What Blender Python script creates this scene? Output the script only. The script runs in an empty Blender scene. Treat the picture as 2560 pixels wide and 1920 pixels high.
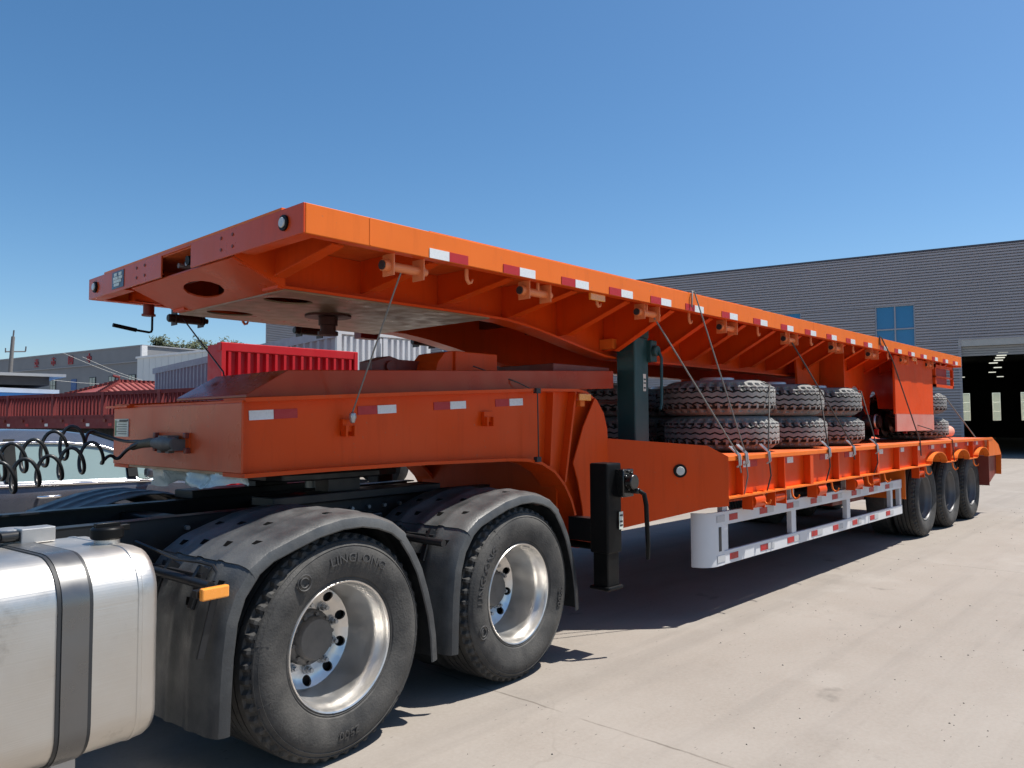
import bpy, bmesh, math, random
from mathutils import Vector, Matrix, Euler
R = math.radians
random.seed(7)
S = bpy.context.scene
COL = S.collection

# ---------------------------------------------------------------- camera
CAM_POS = Vector((0.0, 0.0, 1.521))
YAW, PITCH, ROLL, LENS = R(47.13), R(2.943), R(-0.2646), 27.04
fw = Vector((math.sin(YAW)*math.cos(PITCH), math.cos(YAW)*math.cos(PITCH), math.sin(PITCH)))
rt = Vector((math.cos(YAW), -math.sin(YAW), 0.0)); up = rt.cross(fw)
rt, up = (math.cos(ROLL)*rt + math.sin(ROLL)*up), (-math.sin(ROLL)*rt + math.cos(ROLL)*up)
cd = bpy.data.cameras.new('camera'); cam = bpy.data.objects.new('camera', cd); COL.objects.link(cam)
cam.matrix_world = Matrix(((rt.x, up.x, -fw.x, CAM_POS.x), (rt.y, up.y, -fw.y, CAM_POS.y), (rt.z, up.z, -fw.z, CAM_POS.z), (0, 0, 0, 1)))
cd.sensor_width = 36.0; cd.lens = LENS; cd.clip_start = 0.05; cd.clip_end = 3000
S.camera = cam

# ---------------------------------------------------------------- sky, sun, exposure
SUN = Vector((0.40, -0.28, 1.0)).normalized()          # towards the sun
EL = math.asin(SUN.z); AZ = math.atan2(SUN.x, SUN.y)    # clockwise from +Y
world = bpy.data.worlds.new('World'); S.world = world; world.use_nodes = True
nt = world.node_tree; bg = nt.nodes['Background']
sky = nt.nodes.new('ShaderNodeTexSky'); sky.sky_type = 'NISHITA'; sky.sun_disc = False
sky.sun_elevation = EL; sky.sun_rotation = AZ
sky.altitude = 50; sky.air_density = 0.9; sky.dust_density = 0.8; sky.ozone_density = 3.0
hs = nt.nodes.new('ShaderNodeHueSaturation'); hs.inputs['Saturation'].default_value = 1.22; hs.inputs['Hue'].default_value = 0.495
nt.links.new(sky.outputs[0], hs.inputs['Color']); nt.links.new(hs.outputs[0], bg.inputs[0]); bg.inputs[1].default_value = 0.092
sd = bpy.data.lights.new('sun', 'SUN'); sd.energy = 5.0; sd.angle = R(0.53); sd.color = (1.0, 0.955, 0.88)
so = bpy.data.objects.new('sun', sd); COL.objects.link(so); so.location = SUN*60
so.rotation_euler = SUN.to_track_quat('Z', 'Y').to_euler()
vs = S.view_settings; vs.view_transform = 'Standard'; vs.look = 'None'; vs.gamma = 1.0; vs.exposure = 0.62
vs.use_curve_mapping = False
S.render.engine = 'CYCLES'; S.cycles.max_bounces = 8

# ---------------------------------------------------------------- materials
MATS = {}
def mat(name, col, rough=0.5, metal=0.0, coat=0.0, var=0.15, vscale=3.0, dust=0.0, dustcol=(0.32, 0.27, 0.21), dscale=1.2,
        bump=0.0, bscale=40.0, spec=0.5, trans=0.0, rvar=0.12, streak=0.0, grain=0.0):
    """principled paint with uneven tone, dust patches and fine relief"""
    if name in MATS: return MATS[name]
    m = bpy.data.materials.new(name); m.use_nodes = True; MATS[name] = m
    n = m.node_tree.nodes; l = m.node_tree.links; b = n['Principled BSDF']
    tc = n.new('ShaderNodeTexCoord')
    no = n.new('ShaderNodeTexNoise'); no.inputs['Scale'].default_value = vscale; no.inputs['Detail'].default_value = 6
    l.new(tc.outputs['Object'], no.inputs['Vector'])
    mx = n.new('ShaderNodeMixRGB'); mx.blend_type = 'MIX'
    mx.inputs[1].default_value = (*[c*(1-var) for c in col], 1); mx.inputs[2].default_value = (*[min(1, c*(1+var)) for c in col], 1)
    l.new(no.outputs[0], mx.inputs[0]); out = mx.outputs[0]
    mr = n.new('ShaderNodeMapRange'); mr.inputs[1].default_value = .3; mr.inputs[2].default_value = .7
    mr.inputs[3].default_value = max(0.02, rough-rvar); mr.inputs[4].default_value = min(1, rough+rvar)
    n2 = n.new('ShaderNodeTexNoise'); n2.inputs['Scale'].default_value = vscale*2.3; n2.inputs['Detail'].default_value = 8
    l.new(tc.outputs['Object'], n2.inputs['Vector']); l.new(n2.outputs[0], mr.inputs[0]); l.new(mr.outputs[0], b.inputs['Roughness'])
    if dust > 0:
        n3 = n.new('ShaderNodeTexNoise'); n3.inputs['Scale'].default_value = dscale; n3.inputs['Detail'].default_value = 10; n3.inputs['Roughness'].default_value = .65
        l.new(tc.outputs['Object'], n3.inputs['Vector'])
        rp = n.new('ShaderNodeMapRange'); rp.inputs[1].default_value = .38; rp.inputs[2].default_value = .72; rp.inputs[4].default_value = dust
        l.new(n3.outputs[0], rp.inputs[0])
        m2 = n.new('ShaderNodeMixRGB'); m2.inputs[2].default_value = (*dustcol, 1); l.new(rp.outputs[0], m2.inputs[0]); l.new(out, m2.inputs[1]); out = m2.outputs[0]
    if streak > 0:                                                # runs, rub marks and fine scratches
        mp = n.new('ShaderNodeMapping'); mp.inputs['Scale'].default_value = (9, 9, .9); l.new(tc.outputs['Object'], mp.inputs[0])
        n5 = n.new('ShaderNodeTexNoise'); n5.inputs['Scale'].default_value = 1.6; n5.inputs['Detail'].default_value = 9; n5.inputs['Roughness'].default_value = .7; l.new(mp.outputs[0], n5.inputs['Vector'])
        r5 = n.new('ShaderNodeMapRange'); r5.inputs[1].default_value = .52; r5.inputs[2].default_value = .72; r5.inputs[4].default_value = streak; l.new(n5.outputs[0], r5.inputs[0])
        m5 = n.new('ShaderNodeMixRGB'); m5.blend_type = 'MULTIPLY'; m5.inputs[2].default_value = (.42, .36, .34, 1); l.new(r5.outputs[0], m5.inputs[0]); l.new(out, m5.inputs[1]); out = m5.outputs[0]
        n6 = n.new('ShaderNodeTexNoise'); n6.inputs['Scale'].default_value = 38; n6.inputs['Detail'].default_value = 3; l.new(tc.outputs['Object'], n6.inputs['Vector'])
        r6 = n.new('ShaderNodeMapRange'); r6.inputs[1].default_value = .68; r6.inputs[2].default_value = .74; r6.inputs[4].default_value = .35; l.new(n6.outputs[0], r6.inputs[0])
        m6 = n.new('ShaderNodeMixRGB'); m6.inputs[2].default_value = (.30, .14, .09, 1); l.new(r6.outputs[0], m6.inputs[0]); l.new(out, m6.inputs[1]); out = m6.outputs[0]
    if grain > 0:                                                 # brushed lines and stains
        mp = n.new('ShaderNodeMapping'); mp.inputs['Scale'].default_value = (2, 160, 160); l.new(tc.outputs['Object'], mp.inputs[0])
        n7 = n.new('ShaderNodeTexNoise'); n7.inputs['Scale'].default_value = 1; n7.inputs['Detail'].default_value = 4; l.new(mp.outputs[0], n7.inputs['Vector'])
        b7 = n.new('ShaderNodeBump'); b7.inputs['Strength'].default_value = grain; b7.inputs['Distance'].default_value = .002; l.new(n7.outputs[0], b7.inputs['Height']); l.new(b7.outputs[0], b.inputs['Normal'])
        n8 = n.new('ShaderNodeTexNoise'); n8.inputs['Scale'].default_value = 4.5; n8.inputs['Detail'].default_value = 8; n8.inputs['Roughness'].default_value = .68; l.new(tc.outputs['Object'], n8.inputs['Vector'])
        r8 = n.new('ShaderNodeMapRange'); r8.inputs[1].default_value = .58; r8.inputs[2].default_value = .70; r8.inputs[4].default_value = .5; l.new(n8.outputs[0], r8.inputs[0])
        m8 = n.new('ShaderNodeMixRGB'); m8.blend_type = 'MULTIPLY'; m8.inputs[2].default_value = (.45, .43, .40, 1); l.new(r8.outputs[0], m8.inputs[0]); l.new(out, m8.inputs[1]); out = m8.outputs[0]
    l.new(out, b.inputs['Base Color'])
    b.inputs['Metallic'].default_value = metal; b.inputs['Coat Weight'].default_value = coat; b.inputs['Coat Roughness'].default_value = .12
    b.inputs['Specular IOR Level'].default_value = spec
    if trans: b.inputs['Transmission Weight'].default_value = trans
    if bump > 0:
        nb = n.new('ShaderNodeTexNoise'); nb.inputs['Scale'].default_value = bscale; nb.inputs['Detail'].default_value = 5
        l.new(tc.outputs['Object'], nb.inputs['Vector'])
        bp = n.new('ShaderNodeBump'); bp.inputs['Strength'].default_value = bump; bp.inputs['Distance'].default_value = .01
        l.new(nb.outputs[0], bp.inputs['Height']); l.new(bp.outputs[0], b.inputs['Normal'])
    return m

ORANGE_SHADED_GLOSS = mat('orange_shaded_gloss', (0.58, 0.060, 0.006), .32, coat=.14, spec=.25, var=.14, vscale=1.2, dust=.18, dustcol=(.36, .18, .12), dscale=.9, bump=.10, bscale=3.5, streak=.25)  # glossier orange for the front plates, their shade put into the colour
ORANGE = mat('orange_paint', (0.74, 0.155, 0.020), .40, coat=.04, spec=.15, var=.10, vscale=1.5, dust=.06, dustcol=(.42, .22, .10), bump=.10, bscale=3.5, streak=.16)
ORANGE_SHADED = mat('orange_shaded', (0.66, 0.064, 0.004), .40, coat=.05, spec=.16, var=.12, vscale=1.7, dust=.10, dustcol=(.36, .15, .08), bump=.10, bscale=3.5, streak=.22)  # redder, darker copy of the orange paint: shade put into the colour
DECKM = mat('orange_deck', (0.64, 0.10, 0.01), .5, var=.15, dust=.12, bump=.5, bscale=60)
PRIMER = mat('red_oxide', (0.18, 0.018, 0.008), .5, var=.2, dust=.12, bump=.1)
SKID = mat('greased_steel', (0.30, 0.20, 0.12), .38, metal=.35, var=.35, vscale=4, dust=.5, dustcol=(.12, .08, .05))
SLABM = mat('smooth_red_paint', (0.36, 0.034, 0.008), .20, coat=.0, spec=.22, var=.08, dust=.06)
BLACK = mat('black_paint', (0.0025, 0.003, 0.0035), .45, spec=.18, var=.2, dust=.05, dustcol=(.05, .045, .04))
CHASSIS = mat('chassis_black', (0.006, 0.007, 0.009), .42, var=.2, dust=.15, dustcol=(.04, .037, .034), dscale=3)
PLASTIC = mat('fender_plastic', (0.030, 0.033, 0.036), .45, var=.2, vscale=5, dust=.70, dustcol=(.135, .135, .13), dscale=2.5, bump=.15, bscale=120)
RUBBER = mat('tyre_rubber', (0.030, 0.030, 0.030), .70, var=.22, vscale=7, dust=.75, dustcol=(.115, .108, .098), dscale=3.2, bump=.25, bscale=90, spec=.3)
RUBBER2 = mat('new_tyre_rubber', (0.16, 0.16, 0.156), .75, var=.2, vscale=7, dust=.8, dustcol=(.33, .325, .31), dscale=3, spec=.35)
GROOVE = mat('tyre_groove', (0.012, 0.012, 0.012), .9, var=.1)
ALU = mat('polished_aluminium', (0.74, 0.72, 0.69), .36, metal=.92, var=.06, vscale=6, dust=.40, dustcol=(.42, .38, .33), dscale=2.5, rvar=.08)
TANKM = mat('brushed_tank', (0.60, 0.58, 0.545), .44, metal=.95, var=.06, vscale=2.5, dust=.40, dustcol=(.46, .42, .37), dscale=2.2, rvar=.06, grain=.25)
HUBM = mat('hub_iron', (0.12, 0.113, 0.106), .6, metal=.4, var=.25, vscale=12, dust=.5, dustcol=(.18, .165, .15))
STEEL = mat('grey_steel', (0.42, 0.42, 0.42), .42, metal=.8, var=.15)
RIMW = mat('silver_steel_rim', (0.62, 0.62, 0.60), .42, metal=.35, var=.08, dust=.15)
WHITE = mat('white_paint', (0.60, 0.61, 0.63), .42, var=.06, vscale=2, dust=.25, dustcol=(.45, .41, .36), dscale=2)
REFW = mat('reflector_white', (0.66, 0.68, 0.68), .30, var=.08, vscale=30, bump=.1, bscale=200)
REFR = mat('reflector_red', (0.40, 0.010, 0.012), .45, var=.1, vscale=30, bump=.1, bscale=200)
TEAL = mat('teal_paint', (0.004, 0.050, 0.055), .42, var=.15, dust=.1)
AMBER = mat('amber_lens', (0.82, 0.30, 0.04), .25, coat=.6, var=.08, vscale=20)
LENSM = mat('clear_lens', (0.50, 0.52, 0.50), .2, coat=.6, var=.1, vscale=30)
STRAP = mat('strap_web', (0.045, 0.043, 0.04), .7, var=.3, vscale=30)
STRAPL = mat('strap_light', (0.17, 0.165, 0.15), .6, var=.2, vscale=30)
HOSE = mat('black_hose', (0.014, 0.015, 0.016), .38, var=.2)
SHEATH = mat('hose_sheath', (0.085, 0.070, 0.040), .6, var=.4, vscale=30)
FILM = mat('plastic_film', (0.60, 0.64, 0.58), .3, coat=.4, var=.15, vscale=12)
NAVY = mat('navy_plate', (0.012, 0.018, 0.05), .35, coat=.3)
PLATEW = mat('name_plate', (0.60, 0.63, 0.55), .35, var=.1)
PLATEG = mat('name_plate_green', (0.14, 0.30, 0.16), .4)
INK = mat('dark_ink', (0.02, 0.022, 0.025), .5)

# ---------------------------------------------------------------- mesh helpers
class MB:
    def __init__(s): s.v = []; s.f = []; s.m = None
    def add(s, vs, fs):
        o = len(s.v)
        s.v += [tuple(s.m @ Vector(p)) if s.m else tuple(p) for p in vs]
        s.f += [tuple(i+o for i in f) for f in fs]; return s
    def box(s, lo, hi):
        x0, y0, z0 = lo; x1, y1, z1 = hi
        return s.add([(x0,y0,z0),(x1,y0,z0),(x1,y1,z0),(x0,y1,z0),(x0,y0,z1),(x1,y0,z1),(x1,y1,z1),(x0,y1,z1)],
              [(0,3,2,1),(4,5,6,7),(0,1,5,4),(1,2,6,5),(2,3,7,6),(3,0,4,7)])
    def cbox(s, c, d, rot=None):
        hx, hy, hz = d[0]/2, d[1]/2, d[2]/2
        M = Matrix.Translation(c) @ (Euler(rot).to_matrix().to_4x4() if rot else Matrix.Identity(4))
        k = MB().box((-hx,-hy,-hz),(hx,hy,hz)); return s.add([M @ Vector(p) for p in k.v], k.f)
    def bar(s, a, b, w, h):
        a = Vector(a); b = Vector(b); d = b-a; q = d.to_track_quat('X', 'Z').to_matrix().to_4x4()
        M = Matrix.Translation((a+b)/2) @ q; k = MB().box((-d.length/2,-w/2,-h/2),(d.length/2,w/2,h/2))
        return s.add([M @ Vector(p) for p in k.v], k.f)
    def prism(s, poly, plane, a, b):
        """polygon extruded: 'xz' along y, 'xy' along z, 'yz' along x"""
        n = len(poly)
        def P(p, t): return {'xz': (p[0], t, p[1]), 'xy': (p[0], p[1], t), 'yz': (t, p[0], p[1])}[plane]
        vs = [P(p, a) for p in poly] + [P(p, b) for p in poly]
        fs = [tuple(range(n))[::-1], tuple(range(n, 2*n))] + [(i, (i+1) % n, n+(i+1) % n, n+i) for i in range(n)]
        return s.add(vs, fs)
    def ribbon(s, pts, plane, a, b, th):
        """thin plate following an open path, thickness th to the left of the path"""
        n = len(pts); off = []
        for i in range(n):
            p = Vector(pts[max(i-1, 0)]); q = Vector(pts[min(i+1, n-1)]); d = (q-p).normalized()
            off.append((pts[i][0]-d.y*th, pts[i][1]+d.x*th))
        for i in range(n-1):
            s.prism([pts[i], pts[i+1], off[i+1], off[i]], plane, a, b)
        return s
    def tube(s, path, r, n=8, caps=True):
        P = [Vector(p) for p in path]; vs = []; fs = []
        t0 = (P[1]-P[0]).normalized(); u = t0.orthogonal().normalized()
        for i, p in enumerate(P):
            t = (P[min(i+1, len(P)-1)]-P[max(i-1, 0)]).normalized()
            u = (u-t*u.dot(t)).normalized(); w = t.cross(u)
            rr = r[i] if isinstance(r, (list, tuple)) else r
            for k in range(n):
                a = 2*math.pi*k/n; vs.append(p+(u*math.cos(a)+w*math.sin(a))*rr)
        for i in range(len(P)-1):
            for k in range(n): fs.append((i*n+k, i*n+(k+1) % n, (i+1)*n+(k+1) % n, (i+1)*n+k))
        if caps: fs.append(tuple(range(n))[::-1]); fs.append(tuple(range((len(P)-1)*n, len(P)*n)))
        return s.add(vs, fs)
    def lathe(s, prof, n=32, zig=36, c=(0, 0, 0), axis='y', cap0=False, cap1=False):
        """prof rows (r, h[, zigzag, notch]) turned about an axis"""
        vs = []; fs = []
        for row in prof:
            r, h = row[0], row[1]; za = row[2] if len(row) > 2 else 0; nt_ = row[3] if len(row) > 3 else 0
            for i in range(n):
                a = 2*math.pi*i/n; rr = r-(nt_ if i % 4 < 2 else 0); hh = h
                if za: ph = (i*zig/n) % 1.0; hh += za*(abs(ph*2-1)*2-1)
                p = (rr*math.cos(a), hh, rr*math.sin(a)) if axis == 'y' else ((rr*math.cos(a), rr*math.sin(a), hh) if axis == 'z' else (hh, rr*math.cos(a), rr*math.sin(a)))
                vs.append((p[0]+c[0], p[1]+c[1], p[2]+c[2]))
        for j in range(len(prof)-1):
            for i in range(n): fs.append((j*n+i, j*n+(i+1) % n, (j+1)*n+(i+1) % n, (j+1)*n+i))
        if cap0: fs.append(tuple(range(n)))
        if cap1: fs.append(tuple(range((len(prof)-1)*n, len(prof)*n)))
        return s.add(vs, fs)
    def cyl(s, a, b, r, n=16): return s.tube([a, b], r, n)
    def holeplate(s, lo, hi, hc, hr, t0, t1, plane='xy', n=24):
        """plate lo..hi with one elliptical hole, thickness t0..t1"""
        def P(p, t): return {'xz': (p[0], t, p[1]), 'xy': (p[0], p[1], t), 'yz': (t, p[0], p[1])}[plane]
        angs = [2*math.pi*i/n for i in range(n)]
        angs = sorted(angs + [math.atan2(y-hc[1], x-hc[0]) % (2*math.pi) for x in (lo[0], hi[0]) for y in (lo[1], hi[1])])
        outp = []; inp = []
        for a in angs:
            c, d = math.cos(a), math.sin(a); k = 1e9
            if c > 1e-9: k = min(k, (hi[0]-hc[0])/c)
            if c < -1e-9: k = min(k, (lo[0]-hc[0])/c)
            if d > 1e-9: k = min(k, (hi[1]-hc[1])/d)
            if d < -1e-9: k = min(k, (lo[1]-hc[1])/d)
            outp.append((hc[0]+c*k, hc[1]+d*k)); q = 1/math.sqrt((c/hr[0])**2+(d/hr[1])**2); inp.append((hc[0]+c*q, hc[1]+d*q))
        m = len(angs)
        vs = [P(p, t0) for p in outp]+[P(p, t0) for p in inp]+[P(p, t1) for p in outp]+[P(p, t1) for p in inp]; fs = []
        for i in range(m):
            j = (i+1) % m
            fs += [(i, j, m+j, m+i), (2*m+i, 3*m+i, 3*m+j, 2*m+j), (i, 2*m+i, 2*m+j, j), (m+i, m+j, 3*m+j, 3*m+i)]
        return s.add(vs, fs)
    def mesh(s, name, m, smooth=0):
        me = bpy.data.meshes.new(name); me.from_pydata(s.v, [], s.f); me.update()
        bm = bmesh.new(); bm.from_mesh(me); bmesh.ops.recalc_face_normals(bm, faces=bm.faces); bm.to_mesh(me); bm.free()
        me.materials.append(m)
        if smooth:
            for p in me.polygons: p.use_smooth = True
            me.set_sharp_from_angle(angle=R(smooth))
        return me

ORG = {}
def tag(o, label, cat, group=None):
    o['label'] = label; o['category'] = cat
    if group: o['group'] = group
    return o
def thing(name, label, cat, loc=(0, 0, 0), rotz=0.0, group=None, world=False):
    """Empty at a thing's base; world=True: parts are given in world coordinates"""
    o = bpy.data.objects.new(name, None); COL.objects.link(o); o.location = loc; o.rotation_euler = (0, 0, rotz)
    o.empty_display_size = .2
    tag(o, label, cat, group); ORG[o.name] = Vector(loc) if world else Vector((0, 0, 0)); return o
def bev(o, w, seg=2):
    b = o.modifiers.new('bevel', 'BEVEL'); b.width = w; b.segments = seg; b.limit_method = 'ANGLE'; b.angle_limit = R(35)
def part(mb, name, m, parent=None, smooth=0, bevel=0, loc=None, rot=None, label=None, kind=None):
    me = mb if isinstance(mb, bpy.types.Mesh) else None
    off = ORG.get(parent.name, Vector((0, 0, 0))) if parent else Vector((0, 0, 0))
    if me is None:
        if loc is None and off.length > 0: mb.v = [(p[0]-off.x, p[1]-off.y, p[2]-off.z) for p in mb.v]
        me = mb.mesh(name, m, smooth)
    o = bpy.data.objects.new(name, me); COL.objects.link(o)
    if parent: o.parent = parent
    if loc is not None: o.location = Vector(loc)-off; ORG[o.name] = Vector((0, 0, 0))
    else: ORG[o.name] = off
    if rot: o.rotation_euler = rot
    if bevel: bev(o, bevel)
    if label: o['label'] = label
    if kind: o['kind'] = kind
    return o
def single(mb, name, m, label, cat, group=None, smooth=0, bevel=0, loc=None, rot=None):
    return tag(part(mb, name, m, None, smooth, bevel, loc, rot), label, cat, group)
def copy_tree(o, parent=None):
    c = o.copy(); COL.objects.link(c); c.parent = parent; ORG[c.name] = Vector((0, 0, 0))
    for ch in list(o.children): copy_tree(ch, c)
    return c
CY = 4.3
def my(y): return 2*CY-y
def lin(a, b, n): return [a+(b-a)*i/(n-1) for i in range(n)]
def arc(cx, cz, r, a0, a1, n): return [(cx+r*math.cos(a0+(a1-a0)*i/(n-1)), cz+r*math.sin(a0+(a1-a0)*i/(n-1))) for i in range(n)]
def textmesh(body, size, extrude):
    cu = bpy.data.curves.new('t', 'FONT'); cu.body = body; cu.size = size; cu.extrude = extrude; cu.resolution_u = 3
    ob = bpy.data.objects.new('t', cu); COL.objects.link(ob)
    dg = bpy.context.evaluated_depsgraph_get(); me = ob.evaluated_get(dg).to_mesh()
    vs = [tuple(v.co) for v in me.vertices]; fs = [tuple(p.vertices) for p in me.polygons]
    ob.evaluated_get(dg).to_mesh_clear(); bpy.data.objects.remove(ob); bpy.data.curves.remove(cu)
    return vs, fs
# ================================================================ SETTING
def ground_material():
    m = bpy.data.materials.new('concrete_yard'); m.use_nodes = True
    n = m.node_tree.nodes; l = m.node_tree.links; b = n['Principled BSDF']
    tc = n.new('ShaderNodeTexCoord'); O = tc.outputs['Object']
    def noise(sc, det=8, rough=.6, vec=O):
        t = n.new('ShaderNodeTexNoise'); t.inputs['Scale'].default_value = sc; t.inputs['Detail'].default_value = det; t.inputs['Roughness'].default_value = rough
        l.new(vec, t.inputs['Vector']); return t.outputs[0]
    def ramp(src, a, b_, lo=0.0, hi=1.0):
        r = n.new('ShaderNodeMapRange'); r.inputs[1].default_value = a; r.inputs[2].default_value = b_; r.inputs[3].default_value = lo; r.inputs[4].default_value = hi
        l.new(src, r.inputs[0]); return r.outputs[0]
    def mix(f, a, b_, mode='MIX'):
        x = n.new('ShaderNodeMixRGB'); x.blend_type = mode
        for i, s in ((0, f), (1, a), (2, b_)):
            if isinstance(s, (float, int)): x.inputs[i].default_value = s
            elif isinstance(s, tuple): x.inputs[i].default_value = (*s, 1)
            else: l.new(s, x.inputs[i])
        return x.outputs[0]
    def mth(op, a, b_=0.0):
        x = n.new('ShaderNodeMath'); x.operation = op
        for i, s in ((0, a), (1, b_)):
            if isinstance(s, (float, int)): x.inputs[i].default_value = s
            else: l.new(s, x.inputs[i])
        return x.outputs[0]
    base = mix(ramp(noise(.35, 5), .35, .65), (.225, .198, .172), (.262, .234, .207))
    base = mix(ramp(noise(2.6, 8), .42, .70, 0, .50), base, (.21, .18, .152))
    base = mix(ramp(noise(45, 4), .3, .7, 0, .38), base, (.30, .275, .247))
    base = mix(ramp(noise(1.1, 9, .7), .60, .72, 0, .30), base, (.19, .176, .16))
    mt = n.new('ShaderNodeMapping'); mt.inputs['Scale'].default_value = (.10, 2.4, 1); mt.inputs['Rotation'].default_value = (0, 0, R(9)); l.new(O, mt.inputs[0])
    base = mix(ramp(noise(1.0, 7, .65, mt.outputs[0]), .50, .70, 0, .42), base, (.165, .148, .132))
    base = mix(ramp(noise(.9, 6, .6), .56, .74, 0, .55), base, (.315, .29, .262))
    base = mix(ramp(noise(1.9, 5, .55), .68, .76, 0, .60), base, (.10, .09, .08))
    # dark grit specks and short scratches
    mp = n.new('ShaderNodeMapping'); mp.inputs['Scale'].default_value = (1.0, 4.0, 1); mp.inputs['Rotation'].default_value = (0, 0, R(20)); l.new(O, mp.inputs[0])
    vo = n.new('ShaderNodeTexVoronoi'); vo.inputs['Scale'].default_value = 9; l.new(mp.outputs[0], vo.inputs['Vector'])
    spk = mth('MULTIPLY', ramp(vo.outputs['Distance'], .06, .11, 1, 0), ramp(noise(3.1, 3), .47, .57))
    base = mix(mth('MULTIPLY', spk, .85), base, (.06, .053, .045))
    base = mix(ramp(noise(.55, 10, .75), .54, .66, 0, .28), base, (.175, .155, .135))
    v2 = n.new('ShaderNodeTexVoronoi'); v2.inputs['Scale'].default_value = 60; l.new(O, v2.inputs['Vector'])
    spk2 = mth('MULTIPLY', ramp(v2.outputs['Distance'], .10, .20, 1, 0), ramp(noise(1.7, 4), .50, .62))
    base = mix(mth('MULTIPLY', spk2, .55), base, (.20, .17, .14))
    # sawn joints every six metres, broken up by dust
    sx = n.new('ShaderNodeSeparateXYZ'); l.new(O, sx.inputs[0])
    wob = mth('MULTIPLY', mth('SUBTRACT', noise(1.3, 5), .5), .10)
    fx = mth('PINGPONG', mth('ADD', mth('SUBTRACT', sx.outputs[0], 3.2), wob), 3.0)
    jnt = mth('MULTIPLY', ramp(fx, .003, .010, 1, 0), ramp(noise(2.2, 6), .40, .58))
    base = mix(mth('MULTIPLY', jnt, .75), base, (.10, .085, .07))
    v3 = n.new('ShaderNodeTexVoronoi'); v3.feature = 'DISTANCE_TO_EDGE'; v3.inputs['Scale'].default_value = .28
    dv = n.new('ShaderNodeMixRGB'); dv.blend_type = 'ADD'; dv.inputs[0].default_value = .35
    nn = n.new('ShaderNodeTexNoise'); nn.inputs['Scale'].default_value = 1.6; nn.inputs['Detail'].default_value = 7; l.new(O, nn.inputs['Vector'])
    l.new(O, dv.inputs[1]); l.new(nn.outputs['Color'], dv.inputs[2]); l.new(dv.outputs[0], v3.inputs['Vector'])
    crk = mth('MULTIPLY', ramp(v3.outputs['Distance'], .0006, .0022, 1, 0), ramp(noise(.7, 4), .50, .62))
    base = mix(mth('MULTIPLY', crk, .15), base, (.13, .11, .09))
    l.new(base, b.inputs['Base Color']); b.inputs['Roughness'].default_value = .88; b.inputs['Specular IOR Level'].default_value = .25
    bp = n.new('ShaderNodeBump'); bp.inputs['Strength'].default_value = .35; bp.inputs['Distance'].default_value = .006
    l.new(mix(.5, noise(60, 6), noise(9, 6)), bp.inputs['Height']); l.new(bp.outputs[0], b.inputs['Normal'])
    return m
g = MB().add([(-700, -700, 0), (900, -700, 0), (900, 900, 0), (-700, 900, 0)], [(0, 1, 2, 3)])
gr = part(g, 'ground', ground_material()); gr['kind'] = 'structure'

GREYW = mat('grey_cladding', (0.36, 0.345, 0.365), .55, metal=.05, var=.05, vscale=.3, dust=.12, dustcol=(.30, .28, .26), dscale=.5)
GREYT = mat('grey_trim', (0.33, 0.33, 0.36), .45, var=.05)
GLASSB = mat('blue_glass', (0.018, 0.17, 0.36), .10, coat=.3, var=.12, vscale=.6, rvar=.03)
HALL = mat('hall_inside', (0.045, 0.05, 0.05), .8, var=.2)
PANEW = mat('daylight_panel', (0.72, 0.70, 0.52), .6, trans=.9, var=.04)
bl = thing('factory_hall', 'big grey factory hall with horizontally ribbed cladding, blue windows and an open dark doorway', 'building', (41.45, 0, 0), math.atan2(.9755, -.2202))
def sy(Y): return Y/.9755
def ribbed(mb, s0, s1, z0, z1, pitch=.13, d=.10):
    z = z0; pr = []
    while z < z1-1e-4:
        e = min(z1, z+pitch); h = e-z
        pr += [(d, z), (d, z+.58*h), (0, z+.62*h), (0, z+.96*h)]; z = e
    pr.append((d, z1)); n = len(pr)
    mb.add([(s0, p[0], p[1]) for p in pr]+[(s1, p[0], p[1]) for p in pr], [(i, i+1, n+i+1, n+i) for i in range(n-1)])
HB, SL, SR = 9.5, sy(52.5), -30.0
DW0, DW1, DH = sy(2.6), sy(8.74), 4.92
wins = [(sy(10.51+4.92*k), sy(10.51+4.92*k)+1.70) for k in range(0, 8)]
WZ0, WZ1 = 4.75, 7.03
w = MB(); ribbed(w, SR, SL, WZ1, HB-.06)
cuts = [SR, DW1]; ribbed(w, SR, wins[0][0], 5.22, WZ1)
for i, (a, b_) in enumerate(wins):
    nx = wins[i+1][0] if i+1 < len(wins) else SL
    ribbed(w, b_, nx, WZ0, WZ1)
ribbed(w, DW1, wins[0][0], WZ0, 5.22); ribbed(w, DW1, SL, 0.9, WZ0); ribbed(w, SR, DW0, 0.9, 5.22)
part(w, 'cladding', GREYW, bl)
pl = MB().box((DW1+.12, -.1, 0), (SL, .05, .9)).box((SR, -.1, 0), (DW0-.12, .05, .9)); part(pl, 'plinth', mat('plinth_grey', (.20, .20, .21), .8, var=.15), bl)
part(MB().box((SR, -.3, HB-.06), (SL+.12, .08, HB+.02)), 'roof_coping', mat('coping_dark', (.07, .07, .085), .5), bl)
part(MB().box((SL, -.3, 0), (SL+.10, .06, HB-.06)), 'corner_trim', GREYT, bl)
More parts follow.
